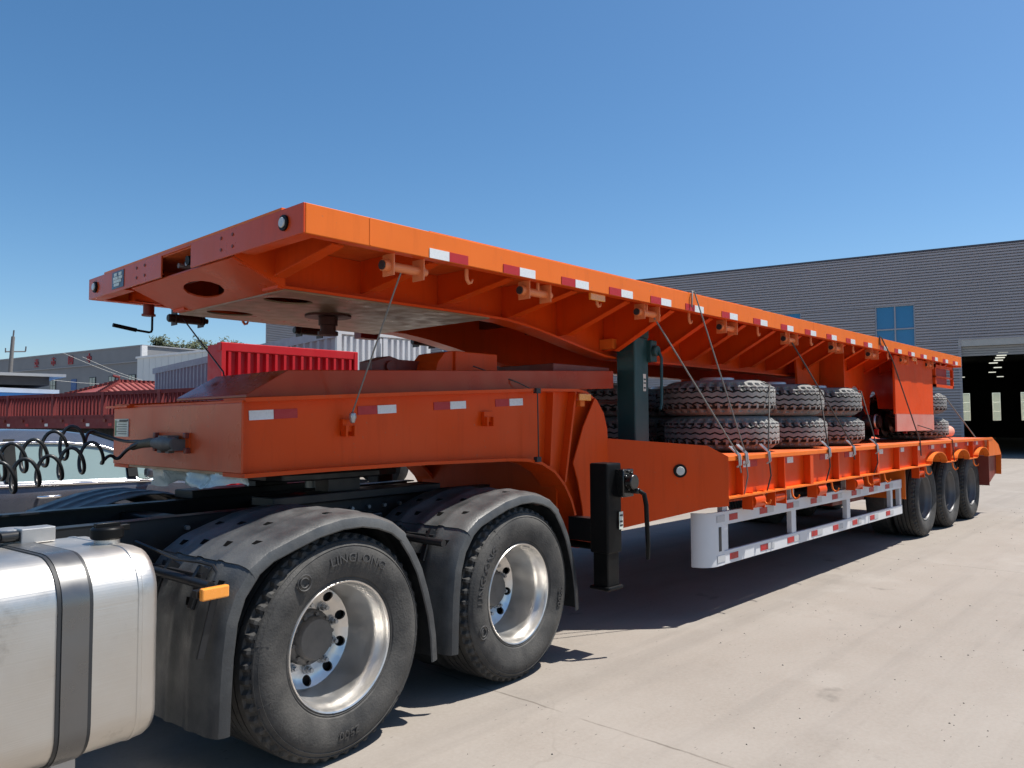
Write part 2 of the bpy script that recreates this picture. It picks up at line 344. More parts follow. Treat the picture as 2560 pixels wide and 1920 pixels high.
for a, b_ in wins:
    f = MB()
    for q in ((a, a+.06), (b_-.06, b_), ((a+b_)/2-.03, (a+b_)/2+.03)): f.box((q[0], -.06, WZ0), (q[1], .05, WZ1))
    f2 = MB()
    for q in (WZ0, (WZ0+WZ1)/2-.03, WZ1-.06): f2.box((a, -.055, q), (b_, .045, q+.06))
    f.add(f2.v, f2.f); wf = part(f, 'window', GREYT, bl)
    for i in (0, 1):
        for j in (0, 1):
            xa = a+.06+i*((b_-a)/2-.03); za = WZ0+.06+j*((WZ1-WZ0)/2-.03)
            part(MB().box((xa, -.04, za), (xa+(b_-a)/2-.09, -.02, za+(WZ1-WZ0)/2-.09)), 'pane', GLASSB, wf)
part(MB().box((DW0-.12, -.12, 0), (DW0, .06, DH)).box((DW1, -.12, 0), (DW1+.12, .06, DH)), 'door_frame', GREYT, bl)
part(MB().box((DW0-.12, -.12, DH), (DW1+.12, .08, 5.22)), 'door_lintel', mat('lintel_grey', (.42, .41, .38), .5), bl)
for i in range(4): part(MB().box((DW0, -.10, DH-.11*(i+1)), (DW1, -.06, DH-.11*i-.015)), 'shutter_slat', mat('shutter', (.30, .29, .27), .5), bl)
HD = -45.0   # the hall inside
back = MB(); e = -14.0
bw = [(1.2, 1.9), (3.5, 4.15), (5.75, 6.4), (8.2, 8.8), (10.6, 11.2), (13.0, 13.6)]
for a, b_ in bw: back.box((e, HD, 0), (a, HD+.2, 7)); back.box((a, HD, 0), (b_, HD+.2, 1.6)); back.box((a, HD, 4.2), (b_, HD+.2, 7)); e = b_
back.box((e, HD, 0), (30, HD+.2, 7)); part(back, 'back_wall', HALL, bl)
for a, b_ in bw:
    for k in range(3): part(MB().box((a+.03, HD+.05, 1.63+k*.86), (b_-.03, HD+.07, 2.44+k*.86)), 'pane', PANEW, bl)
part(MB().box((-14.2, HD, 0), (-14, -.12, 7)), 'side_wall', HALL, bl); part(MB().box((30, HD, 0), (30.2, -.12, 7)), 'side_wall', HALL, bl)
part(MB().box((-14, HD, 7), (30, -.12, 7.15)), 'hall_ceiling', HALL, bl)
LAMPM = bpy.data.materials.new('lit_lamp'); LAMPM.use_nodes = True; q = LAMPM.node_tree.nodes['Principled BSDF']; q.inputs['Emission Color'].default_value = (1, 1, .86, 1); q.inputs['Emission Strength'].default_value = .55
for s0, y0 in ((6.55, -12.8), (6.55, -14.6), (6.55, -16.6), (6.55, -19.0), (6.75, -21.6), (6.45, -33.3), (5.6, -41.0), (8.6, -40.0), (6.3, -27.0)):
    lp = part(MB().box((s0, y0-.35, 5.5), (s0+.5, y0, 5.55)), 'ceiling_lamp', LAMPM, bl); part(MB().box((s0+.2, y0-.2, 5.55), (s0+.24, y0-.16, 7.0)), 'lamp_rod', HALL, lp)
for x, y in ((1.5, -14), (9.6, -14), (1.5, -28), (9.6, -28)): part(MB().box((x-.15, y-.15, 0), (x+.15, y+.15, 7)), 'column', HALL, bl)
# ================================================================ TRACTOR UNIT
TA = R(5.28); TO = Vector((2.652, 4.279, 0))
AX = .508
def tyre_mesh(name, rub, style):
    mb = MB(); n = 208 if style == 'road' else 144
    if style == 'road':
        pr = [(.285, .03), (.292, .004), (.303, -.006), (.309, -.004), (.314, -.010), (.335, -.018), (.37, -.028), (.405, -.032), (.440, -.027), (.452, -.020), (.455, -.023), (.459, -.019), (.472, -.010), (.475, -.013), (.479, -.008),
              (.484, .0, 0, .010), (.499, .008, 0, .016), (.505, .022, 0, .016), (.506, .030, 0, .014)]
        y = .034
        for k in range(5):
            pr += [(.506, y), (.508, y+.006), (.508, y+.034), (.506, y+.038)]; y += .038
            if k < 4: pr += [(.494, y+.001), (.494, y+.009)]; y += .010
        pr += [(.506, .262), (.499, .272), (.484, .282), (.45, .296), (.40, .304), (.34, .296), (.30, .28), (.285, .25)]
    else:   # chunky all-position tread with zigzag grooves
        pr = [(.285, .04), (.292, .012), (.305, .004), (.34, -.008), (.39, -.012), (.43, -.004), (.462, .014), (.484, .034, 0, .030), (.508, .044, 0, .034), (.519, .052, 0, .034), (.520, .068, .004, .034)]
        for y in (.094, .145, .196):
            pr += [(.520, y-.008, .008), (.500, y-.006, .008), (.500, y+.006, .008), (.520, y+.008, .008)]
        pr += [(.520, .222, .004, .034), (.519, .238, 0, .034), (.508, .246, 0, .034), (.484, .256, 0, .030), (.462, .276), (.43, .294), (.39, .302), (.34, .298), (.305, .286), (.285, .25)]
    mb.lathe(pr, n, zig=36)
    me = mb.mesh(name, rub, 24); me.materials.append(GROOVE)
    for p in me.polygons:
        c = p.center; r_ = math.hypot(c.x, c.z)
        if (style == 'road' and r_ < .5015 and .04 < c.y < .25) or (style == 'lug' and r_ < .5075 and .06 < c.y < .25 and abs(p.normal.y) < 2): p.material_index = 1
    return me
ROADTYRE = tyre_mesh('tyre', RUBBER, 'road')
DECKTYRE = tyre_mesh('tyre', RUBBER2, 'lug')
def side_y(r): return -.010-.022*math.sin(max(0, min(1, (r-.31)/.16))*math.pi)-.002
def curved_text(body, size, r0, mid, mirror=False):
    vs, fs = textmesh(body, size, .0014); w_ = max(v[0] for v in vs); mb = MB(); out = []
    for x, y, z in vs:
        rr = r0+y; a = (x-w_/2)/r0*1.12+mid; yy = side_y(rr)-.0025-z
        out.append((rr*math.sin(a), yy, rr*math.cos(a)))
    mb.add(out, fs); return mb
LETTER = mat('tyre_letter', (0.034, 0.033, 0.033), .6, var=.2, dust=.5, dustcol=(.10, .095, .09), dscale=9)
def sidewall_marks():
    out = [curved_text('LINGLONG', .058, .382, .18).mesh('sidewall_lettering', LETTER, 30), curved_text('2500', .052, .372, math.pi-.05).mesh('sidewall_lettering', LETTER, 30)]
    c = (.405*math.sin(-.63), .405*math.cos(-.63))
    for r in (.036, .022): out.append(MB().tube([(c[0]+r*math.cos(a), side_y(.40)-.003, c[1]+r*.95*math.sin(a)) for a in lin(.5, 5.8 if r < .03 else 6.78, 22)], .0035, 5).mesh('sidewall_emblem', LETTER, 30))
    for a0 in (-1.35, -1.9, 2.3, .75): out.append(MB().tube([(r*math.sin(a0), side_y(r)-.001, r*math.cos(a0)) for r in lin(.42, .475, 4)], .0022, 4).mesh('sidewall_mark', LETTER, 30))
    return out
MARKS = sidewall_marks()
def rim_mesh():
    mb = MB(); n = 80
    mb.lathe([(.270, .26), (.285, .24), (.285, .04), (.2985, .016), (.2985, .002), (.292, -.006), (.285, -.003), (.2795, .012), (.276, .046), (.2685, .054), (.264, .085), (.258, .13), (.250, .175), (.243, .212), (.2365, .235)], n)
    H = 10
    for h in range(H):                                            # disc ring with ten hand holes
        t0 = 2*math.pi*h/H; dt = 2*math.pi/H; r0, r1 = .176, .2365; m = 24; o = []; ii = []
        for i in range(m):
            a = 2*math.pi*i/m; c, s_ = math.cos(a), math.sin(a); k = min(1/abs(c) if abs(c) > 1e-6 else 9, 1/abs(s_) if abs(s_) > 1e-6 else 9)
            th = t0+dt*(.5+.5*c*k); rr = (r0+r1)/2+(r1-r0)/2*s_*k; o.append((rr, th))
            rh = .0245; ii.append(((r0+r1)/2+rh*s_, t0+dt*.5+rh*c/((r0+r1)/2)))
        def P(q, d=0): f_ = (q[0]-r0)/(r1-r0); return (q[0]*math.cos(q[1]), .262-.028*f_*f_+d, q[0]*math.sin(q[1]))
        vs = [P(q) for q in o]+[P(q) for q in ii]+[P(q, .012) for q in ii]
        mb.add(vs, [(i, (i+1) % m, m+(i+1) % m, m+i) for i in range(m)]+[(m+i, m+(i+1) % m, 2*m+(i+1) % m, 2*m+i) for i in range(m)])
    mb.lathe([(.176, .262), (.130, .263)], n)
    return mb.mesh('rim', ALU, 40)
RIM = rim_mesh()
RIMD = RIM.copy(); RIMD.name = 'steel_rim'; RIMD.materials[0] = mat('dark_steel_rim', (.13, .13, .135), .5, metal=.3, var=.15, dust=.3, dustcol=(.2, .19, .18))
def hub_mesh():
    mb = MB()
    mb.lathe([(.131, .270), (.129, .235), (.120, .222), (.104, .216), (.100, .190), (.090, .178), (.0, .176)], 40)
    mb.lathe([(.26, .310), (.02, .305)], 40)                        # brake drum face behind the holes
    for i in range(10):
        a = 2*math.pi*(i+.2)/10; c = (.112*math.cos(a), .221, .112*math.sin(a)); mb.tube([c, (c[0], .204, c[2])], .010, 6)
    return mb.mesh('hub', HUBM, 40)
HUB = hub_mesh()
def nut_mesh():
    mb = MB().tube([(0, .0, 0), (0, -.012, 0)], .024, 12); mb.tube([(0, -.010, 0), (0, -.034, 0)], .0165, 6); mb.tube([(0, -.030, 0), (0, -.05, 0)], .010, 8)
    return mb.mesh('lug_nut', STEEL, 30)
NUT = nut_mesh()
INNERT = MB().lathe([(.30, .32), (.36, .31), (.44, .318), (.485, .34), (.506, .36), (.508, .58), (.48, .60), (.40, .615), (.30, .60)], 72).mesh('inner_tyre', RUBBER, 40)
def make_wheel(parent, loc, rz=0, spin=0.0, marks=True, nuts=True, rim=RIM):
    o = part(rim, 'wheel', None, parent, loc=loc, rot=(0, spin, rz))
    t = part(ROADTYRE, 'tyre', None, o)
    if marks:
        for k in MARKS: part(k, k.name.split('.')[0], None, o)
    part(HUB, 'hub', None, o); part(INNERT, 'inner_tyre', None, o)
    if nuts:
        for i in range(10):
            a = 2*math.pi*(i+.5)/10; part(NUT, 'lug_nut', None, o, loc=(.153*math.cos(a), .262, .153*math.sin(a)))
    return o
tr = thing('tractor_unit', 'black tractor chassis with twin rear axles, grey mudguards and aluminium fuel tank', 'truck', TO, TA)
VW = -1.21
make_wheel(tr, (-.675, VW, AX), 0, 0.0)
make_wheel(tr, (.675, VW, AX), 0, R(-75))
make_wheel(tr, (-.675, -VW, AX), math.pi, .4, False, False); make_wheel(tr, (.675, -VW, AX), math.pi, 1.1, False, False)
# mudguards, three panels each
FP = [(-.660, .30), (-.656, .45), (-.648, .60), (-.630, .745), (-.590, .855), (-.520, .945), (-.425, 1.005), (-.30, 1.045), (-.17, 1.082), (-.03, 1.103), (.09, 1.103), (.20, 1.082), (.30, 1.045), (.385, .985), (.450, .90), (.508, .80), (.553, .68), (.590, .56), (.612, .44), (.622, .31)]
def fender_panel(i0, i1, sgn, lift=0.0):
    mb = MB(); pts = FP[i0:i1+1]; n = len(pts)
    sec = [(-.575, -.004), (-.60, .0), (-.70, .0), (-.715, .008), (-.745, .008), (-.76, .0), (-.87, .0), (-.885, .008), (-.915, .008), (-.93, .0), (-1.03, .0), (-1.045, .008), (-1.075, .008), (-1.09, .0), (-1.185, .0), (-1.225, -.010), (-1.243, -.022), (-1.250, -.040), (-1.252, -.064)]
    nor = []
    for i in range(n):
        p = Vector(pts[max(i-1, 0)]); q = Vector(pts[min(i+1, n-1)]); d = (q-p).normalized(); nor.append((-d.y, d.x))
    vs = []
    for lay in (0, 1):
        for i in range(n):
            for v_, o_ in sec:
                k = o_+lift-(.006 if lay else 0); yv = v_+(.005 if lay and v_ < -1.2 else 0)
                vs.append((pts[i][0]+nor[i][0]*k, yv*sgn, pts[i][1]+nor[i][1]*k))
    m = len(sec); fs = []
    N = n*m
    for i in range(n-1):
        for j in range(m-1):
            a = i*m+j; fs.append((a, a+1, a+m+1, a+m)); fs.append((N+a, N+a+m, N+a+m+1, N+a+1))
        fs.append((i*m, i*m+m, N+i*m+m, N+i*m)); e_ = i*m+m-1; fs.append((e_, N+e_, N+e_+m, e_+m))
    for j in range(m-1):
        fs.append((j, N+j, N+j+1, j+1)); a = (n-1)*m+j; fs.append((a, a+1, N+a+1, N+a))
    mb.add(vs, fs); return mb.mesh('mudguard_panel', PLASTIC, 35)
FM = {}
for sgn in (1, -1):
    for i0, i1, lf in ((0, 5, .0), (5, 13, .006), (13, 19, .0)): FM[sgn, i0] = fender_panel(i0, i1, sgn, lf)
SLOT = MB().prism([(-.016, -.012), (.016, -.022), (.016, .022), (-.016, .012)], 'xy', -.004, .004).mesh('slot', mat('slot_black', (.003, .003, .003), 1.0, spec=.05), 0)
def on_fender(t, lift=.004):
    i = min(int(t), len(FP)-2); f_ = t-i; p = Vector(FP[i]).lerp(Vector(FP[i+1]), f_); d = (Vector(FP[i+1])-Vector(FP[i])).normalized()
    return (p.x-d.y*lift, p.y+d.x*lift), math.atan2(d.y, d.x)
for uc in (-.675, .675):
    for sgn in (1, -1):
        for i0 in (0, 5, 13):
            o = part(FM[sgn, i0], 'mudguard', None, tr, loc=(uc, 0, 0))
            if sgn == 1:
                for t, v_ in {0: [(4.2, -.80), (4.2, -1.14), (3.4, -.66), (3.4, -.97)], 5: [(5.6, -.66), (5.8, -.80), (5.9, -.97), (7.1, -.66), (7.3, -.80), (7.5, -.97), (6.2, -1.13), (9.0, -1.13)], 13: [(14.5, -.8), (15.5, -.8)]}[i0]:
                    (x, z), a = on_fender(t, .0035 if i0 == 5 else -.0025); part(SLOT, 'slot', None, o, loc=(x, v_, z), rot=(0, -a, 0))
    # stay, clips and struts that carry the guards
    for v_ in (-.72, -1.02):
        cl = MB(); (x, z), a = on_fender(3.9, .012); cl.cbox((uc+x, v_, z), (.17, .035, .018), (0, -a, 0)); (x, z), a = on_fender(4.4, .018); cl.cbox((uc+x, v_, z), (.07, .05, .012), (0, -a, 0))
        part(cl, 'mudguard_clip', CHASSIS, tr, bevel=.003)
    st = MB().tube([(uc-.66, -.42, .90), (uc-.66, -.80, .90), (uc-.655, -1.20, .885)], .020, 10).bar((uc-.64, -.62, .915), (uc-.64, -1.12, .915), .018, .012)
    for v_ in (-.62, -.85, -1.08): st.cbox((uc-.63, v_, .91), (.05, .02, .07), (0, .6, 0))
    part(st, 'mudguard_stay', CHASSIS, tr, smooth=40)
part(MB().tube([(-1.34, -.62, 1.01), (-1.34, -.75, .995), (-1.33, -.95, .965), (-1.31, -1.08, .965), (-1.29, -1.15, .955), (-1.29, -1.18, .93), (-1.31, -1.19, .90)], .007, 6), 'lamp_cable', HOSE, tr, smooth=40)
mk = part(MB().box((-1.40, -1.262, .845), (-1.285, -1.235, .893)), 'side_marker_lamp', AMBER, tr, bevel=.006)
part(MB().box((-1.41, -1.235, .855), (-1.275, -1.20, .885)).cbox((-1.345, -1.21, .74), (.03, .012, .26), (0, .25, 0)), 'lamp_bracket', CHASSIS, tr, bevel=.003)
# chassis
for sgn, nm in ((-1, 'near'), (1, 'far')):
    v0 = .43*sgn
    part(MB().box((-4.2, min(v0, v0-.008*sgn), .80), (1.35, max(v0, v0-.008*sgn), 1.075)).box((-4.2, min(v0, v0-.085*sgn), 1.067), (1.35, max(v0, v0-.085*sgn), 1.077)).box((-4.2, min(v0, v0-.085*sgn), .798), (1.35, max(v0, v0-.085*sgn), .808)), 'chassis_rail', CHASSIS, tr)
for u in (-2.6, -1.7, -.85, -.02, .85, 1.30): part(MB().box((u-.07, -.42, .84), (u+.07, .42, 1.03)), 'cross_member', CHASSIS, tr, bevel=.01)
for u in (-.675, .675):
    ax = MB().tube([(u, -.95, AX), (u, .95, AX)], .085, 16); ax.lathe([(.02, -.24), (.17, -.2), (.23, -.08), (.24, .06), (.20, .18), (.08, .24)], 24, c=(u, 0, AX), axis='x'); part(ax, 'drive_axle', CHASSIS, tr, smooth=40)
for sgn in (-1, 1):
    lf = MB()
    for k in range(7): lf.box((-.66+.06*k, sgn*.52-.045, .70+.022*k), (.66-.06*k, sgn*.52+.045, .718+.022*k))
    part(lf, 'leaf_spring', CHASSIS, tr)
    part(MB().prism([(-.22, .62), (.22, .62), (.14, 1.0), (-.14, 1.0)], 'xz', sgn*.44, sgn*.60), 'trunnion_bracket', CHASSIS, tr, bevel=.01)
    part(MB().box((-.55, min(sgn*.30, sgn*.50), 1.08), (.75, max(sgn*.30, sgn*.50), 1.13)), 'fifth_wheel_mount', CHASSIS, tr, bevel=.006)
bo = MB()
for i in range(16): bo.cyl((-1.0+.13*i, -.431, 1.02), (-1.0+.13*i, -.452, 1.02), .012, 6); bo.cyl((-1.0+.13*i, -.431, .86), (-1.0+.13*i, -.452, .86), .012, 6)
part(bo, 'chassis_bolts', STEEL, tr, kind='stuff')
fwp = MB().prism([(-.46, -.30), (-.42, -.40), (-.2, -.45), (.25, -.45), (.48, -.36), (.52, -.10), (.18, -.05), (.18, .05), (.52, .10), (.48, .36), (.25, .45), (-.2, .45), (-.42, .40), (-.46, .30)], 'xy', 1.20, 1.245)
part(fwp, 'fifth_wheel', CHASSIS, tr, bevel=.01); [part(MB().box((-.12, q-.06, 1.13), (.12, q+.06, 1.20)), 'fifth_wheel_pedestal', CHASSIS, tr) for q in (-.36, .36)]
for i, (u, v_) in enumerate(((-1.22, .1), (-1.22, -.22))): part(MB().lathe([(.0, -.30), (.10, -.28), (.115, -.22), (.115, .22), (.10, .28), (.0, .30)], 24, c=(u, v_, .78), axis='x'), 'air_tank', CHASSIS, tr, smooth=40)
# fuel tank
def rrect(v0, v1, z0, z1, rs, n=8):
    P = []
    for (cx, cz, r, a0) in ((v1-rs[0], z1-rs[0], rs[0], 0), (v0+rs[1], z1-rs[1], rs[1], 90), (v0+rs[2], z0+rs[2], rs[2], 180), (v1-rs[3], z0+rs[3], rs[3], 270)):
        for i in range(n+1): a = R(a0+90*i/n); P.append((cx+r*math.cos(a), cz+r*math.sin(a)))
    return P
def tank_loops(us, d0=0.0, rs=(.13, .16, .13, .10)):
    mb = MB(); L = []
    for u, ins in us:
        L.append([(u, p[0], p[1]) for p in rrect(-1.275+ins-d0, -.60-ins+d0, .385+ins-d0, 1.075-ins+d0, [max(.02, r-ins+d0) for r in rs])])
    n = len(L[0]); vs = [p for l_ in L for p in l_]; fs = [(j*n+i, j*n+(i+1) % n, (j+1)*n+(i+1) % n, (j+1)*n+i) for j in range(len(L)-1) for i in range(n)]
    fs += [tuple(range(n)), tuple(range((len(L)-1)*n, len(L)*n))]; return mb.add(vs, fs)
tk = part(tank_loops([(-3.25, .03), (-3.2, .0), (-1.655, .0), (-1.652, -.003), (-1.640, -.003), (-1.637, .0), (-1.60, .002), (-1.580, .012), (-1.568, .035), (-1.564, .075)]), 'fuel_tank', TANKM, tr, smooth=38)
for u0 in (-1.865, -2.75):
    sb = tank_loops([(u0-.043, 0.0), (u0-.043, -.001), (u0+.043, -.001), (u0+.043, 0.0)], .007); part(sb, 'tank_strap', mat('strap_steel', (.16, .16, .16), .34, metal=.75, var=.1, dust=.25, dustcol=(.2, .19, .18)), tk, smooth=38)
    for e_ in (-.05, .05): part(tank_loops([(u0+e_-.006, -.001), (u0+e_+.006, -.001)], .004), 'strap_rubber', INK, tk, smooth=38)
    part(MB().box((u0-.035, -1.20, .30), (u0+.045, -1.10, .40)).box((u0-.05, -1.15, .26), (u0+.06, -.43, .33)), 'tank_bracket', STEEL, tk, bevel=.005)
part(MB().lathe([(.045, 1.02), (.045, 1.095), (.05, 1.10)], 24, c=(-1.64, -1.0, 0), axis='z'), 'filler_neck', TANKM, tk, smooth=40)
cp = MB().lathe([(.052, 1.092), (.058, 1.098), (.058, 1.13), (.050, 1.137), (.0, 1.137)], 28, c=(-1.64, -1.0, 0), axis='z'); cp.box((-1.685, -1.012, 1.130), (-1.595, -.988, 1.152)); cp.box((-1.60, -1.015, 1.118), (-1.56, -.985, 1.14))
part(cp, 'filler_cap', BLACK, tk, smooth=35, bevel=.002)
sn = MB().box((-1.86, -.80, 1.078), (-1.74, -.72, 1.135)); sn.lathe([(.0, .14), (.055, .14), (.06, .17), (.0, .175)], 18, c=(-1.86, -.70, .96), axis='z'); part(sn, 'fuel_sender', STEEL, tk, bevel=.004)
part(MB().tube([(-2.6, -.86, 1.10), (-2.2, -.85, 1.095), (-2.0, -.82, 1.105), (-1.93, -.79, 1.11), (-1.86, -.77, 1.108)], .012, 8).tube([(-2.6, -.80, 1.10), (-2.1, -.79, 1.095), (-1.92, -.765, 1.105), (-1.86, -.755, 1.10)], .009, 8).tube([(-1.93, -.79, 1.11), (-1.84, -.765, 1.107)], .02, 10), 'fuel_hose', HOSE, tk, smooth=40)
# ================================================================ LOWER LOW-BED TRAILER
lo = thing('lowbed_trailer', 'orange low-bed trailer coupled to the tractor, with white side guards and three axles', 'trailer', (9.0, CY, 0), world=True)
def sides(fn):
    """call fn for the near and the mirrored far side"""
    fn(lambda y: y); fn(my)
TOPF = [(1.85, 1.632), (2.9, 1.688), (4.0, 1.742), (4.45, 1.752), (4.56, 1.735), (4.67, 1.68), (4.75, 1.59), (4.79, 1.48), (4.80, 1.36)]
BOTF = [(1.85, 1.283), (2.3, 1.292), (3.0, 1.298), (3.73, 1.292), (3.90, 1.283), (4.05, 1.255), (4.19, 1.19), (4.30, 1.09), (4.38, .97), (4.43, .84), (4.455, .70), (4.46, .62)]
def neck(Y):
    poly = BOTF[::1]+[(4.80, .62), (4.80, 1.36)]+TOPF[::-1][1:]
    a, b_ = sorted((Y(3.545), Y(3.560)))
    part(MB().prism(poly, 'xz', a, b_), 'neck_web', ORANGE_SHADED, lo)
    a, b_ = sorted((Y(3.475), Y(3.70)))
    part(MB().ribbon(TOPF, 'xz', a, b_, .020), 'neck_top_flange', ORANGE_SHADED, lo, smooth=30)
    part(MB().ribbon(BOTF, 'xz', a, b_, -.020), 'neck_bottom_flange', ORANGE_SHADED, lo, smooth=30)
    for (xt, zt, xb, zb, nm) in ((4.18, 1.740, 4.14, 1.225, 0), (4.43, 1.748, 4.30, 1.10, 0)):
        a, b_ = sorted((Y(3.482), Y(3.545))); part(MB().prism([(xb, zb), (xb+.020, zb), (xt+.020, zt), (xt, zt)], 'xz', a, b_), 'neck_gusset', ORANGE_SHADED, lo)
    a, b_ = sorted((Y(3.462), Y(3.474)))
    ck = [(4.375, 1.235), (4.43, 1.10), (4.48, .90), (4.50, .64), (4.80, .64), (4.80, 1.36), (4.79, 1.48), (4.75, 1.59), (4.67, 1.68), (4.645, 1.712), (4.50, 1.50)]
    part(MB().prism(ck, 'xz', a, b_), 'neck_cheek_plate', ORANGE_SHADED, lo, bevel=.003)
    # slanted wing from the neck out to the deck edge
    mb = MB(); p0 = (4.795, Y(3.470)); p1 = (5.44, Y(2.802)); dx, dy = (.008, Y(3.48)-Y(3.47))
    q = [(p0, 1.405, .70), ((5.33, Y(2.802+.11*.668/.645)), 1.345, .872), (p1, 1.262, .885)]
    vs = []
    for (x, y), zt, zb in q: vs += [(x, y, zt), (x, y, zb), (x+.010, y+(.010 if Y(1) == 1 else -.010), zt), (x+.010, y+(.010 if Y(1) == 1 else -.010), zb)]
    fs = []
    for i in range(2):
        a = i*4; fs += [(a, a+1, a+5, a+4), (a+2, a+6, a+7, a+3), (a, a+4, a+6, a+2), (a+1, a+3, a+7, a+5)]
    fs += [(0, 2, 3, 1), (8, 9, 11, 10)]
    part(mb.add(vs, fs), 'wing_plate', ORANGE_SHADED, lo)
sides(neck)
part(MB().box((1.838, 3.490, 1.285), (1.850, my(3.490), 1.628)), 'neck_front_plate', ORANGE_SHADED_GLOSS, lo, bevel=.003)
part(MB().box((1.80, my(3.49)-.30, 1.628), (1.852, my(3.49)+.04, 1.640)).box((1.838, 3.49, 1.628), (1.852, my(3.49)-.30, 1.640)), 'neck_front_lip', ORANGE_SHADED, lo)
part(MB().prism([(1.852, 1.620), (4.6, 1.735), (4.6, 1.747), (1.852, 1.632)], 'xz', 3.702, my(3.702)), 'neck_deck', ORANGE_SHADED, lo)
part(MB().box((1.852, 3.702, 1.270), (3.7, my(3.702), 1.286)), 'neck_skid_plate', SKID, lo); part(MB().cyl((2.75, CY, 1.27), (2.75, CY, 1.12), .045, 20), 'kingpin', STEEL, lo, smooth=40)
part(MB().box((4.30, 3.565, .66), (4.32, my(3.565), 1.70)), 'neck_bulkhead', ORANGE_SHADED, lo)
# lugs and reflectors on the neck side
for x, z in ((2.475, 1.515), (3.56, 1.565)):
    part(MB().cbox((x, 3.53, z), (.075, .03, .07)).cbox((x-.028, 3.515, z-.03), (.014, .05, .06)).cbox((x+.028, 3.515, z-.03), (.014, .05, .06)), 'lashing_lug', ORANGE_SHADED, lo, bevel=.003)
for x0, zc, order in ((1.90, 1.570, 'wr'), (2.55, 1.600, 'rw'), (3.11, 1.632, 'rw'), (3.65, 1.660, 'rw')):
    for i, c in enumerate(order): part(MB().cbox((x0+.07+.137*i, 3.5425, zc+.007*i), (.134, .003, .048), (0, -.05, 0)), 'reflector_strip', REFW if c == 'w' else REFR, lo)
part(MB().cbox((4.51, 3.455, 1.712), (.14, .012, .05)), 'side_marker_lamp', AMBER, lo, bevel=.004); part(MB().cbox((4.50, 3.51, 1.665), (.05, .08, .04)), 'lamp_bracket', ORANGE, lo)
# front face: rating plate, air couplings
rp = part(MB().box((1.832, 4.870, 1.452), (1.838, 5.080, 1.560)), 'rating_plate', PLATEW, lo)
for i in range(6): part(MB().box((1.829, 4.89, 1.468+.0145*i), (1.832, 4.89+.16*(1 if i % 2 else .8), 1.4715+.0145*i)), 'print_line', INK, rp)
part(MB().box((1.829, 5.055, 1.458), (1.832, 5.072, 1.552)), 'print_band', PLATEG, rp); part(MB().box((1.829, 4.875, 1.545), (1.832, 5.0, 1.556)), 'print_band', INK, rp)
part(MB().box((1.834, 4.04, 1.375), (1.838, 4.46, 1.48)), 'coupling_plate', ORANGE_SHADED, lo, bevel=.001)
gl = MB().lathe([(.0, -.13), (.03, -.125), (.04, -.06), (.045, .0), (.035, .06), (.03, .12), (.0, .125)], 18, c=(1.78, 4.22, 1.422), axis='y'); gl.cbox((1.79, 4.20, 1.45), (.06, .12, .03)).cbox((1.80, 4.12, 1.415), (.07, .06, .06)).cbox((1.79, 4.28, 1.39), (.03, .05, .04)).cbox((1.79, 4.18, 1.385), (.03, .04, .03))
part(gl, 'air_coupling', HUBM, lo, smooth=40)
for y, z in ((4.44, 1.465), (4.06, 1.465), (4.44, 1.39), (4.05, 1.385)): part(MB().cbox((1.825, y, z), (.03, .03, .03)), 'coupling_bolt', PRIMER, lo, bevel=.005)
# deck
part(MB().prism([(4.82, 3.48), (5.46, 2.815), (14.47, 2.815), (14.47, my(2.815)), (5.46, my(2.815)), (4.82, my(3.48))], 'xy', 1.238, 1.256), 'deck_plate', DECKM, lo)
for i, y in enumerate((3.55, my(3.55))):
    part(MB().prism([(4.8, .84), (6.2, .80), (10.3, .76), (14.6, .80), (14.6, 1.235), (4.8, 1.235)], 'xz', y-.008, y+.008), 'main_beam', PRIMER, lo); part(MB().prism([(4.8, .82), (6.2, .78), (10.3, .74), (14.6, .78), (14.6, .80), (10.3, .76), (6.2, .80), (4.8, .84)], 'xz', y-.09, y+.09), 'beam_flange', ORANGE_SHADED, lo)
for x in [5.6+.78*i for i in range(12)]: part(MB().box((x-.03, 2.885, 1.09), (x+.03, my(2.885), 1.236)), 'cross_member', PRIMER, lo)
AXS = (11.28, 12.53, 13.79)
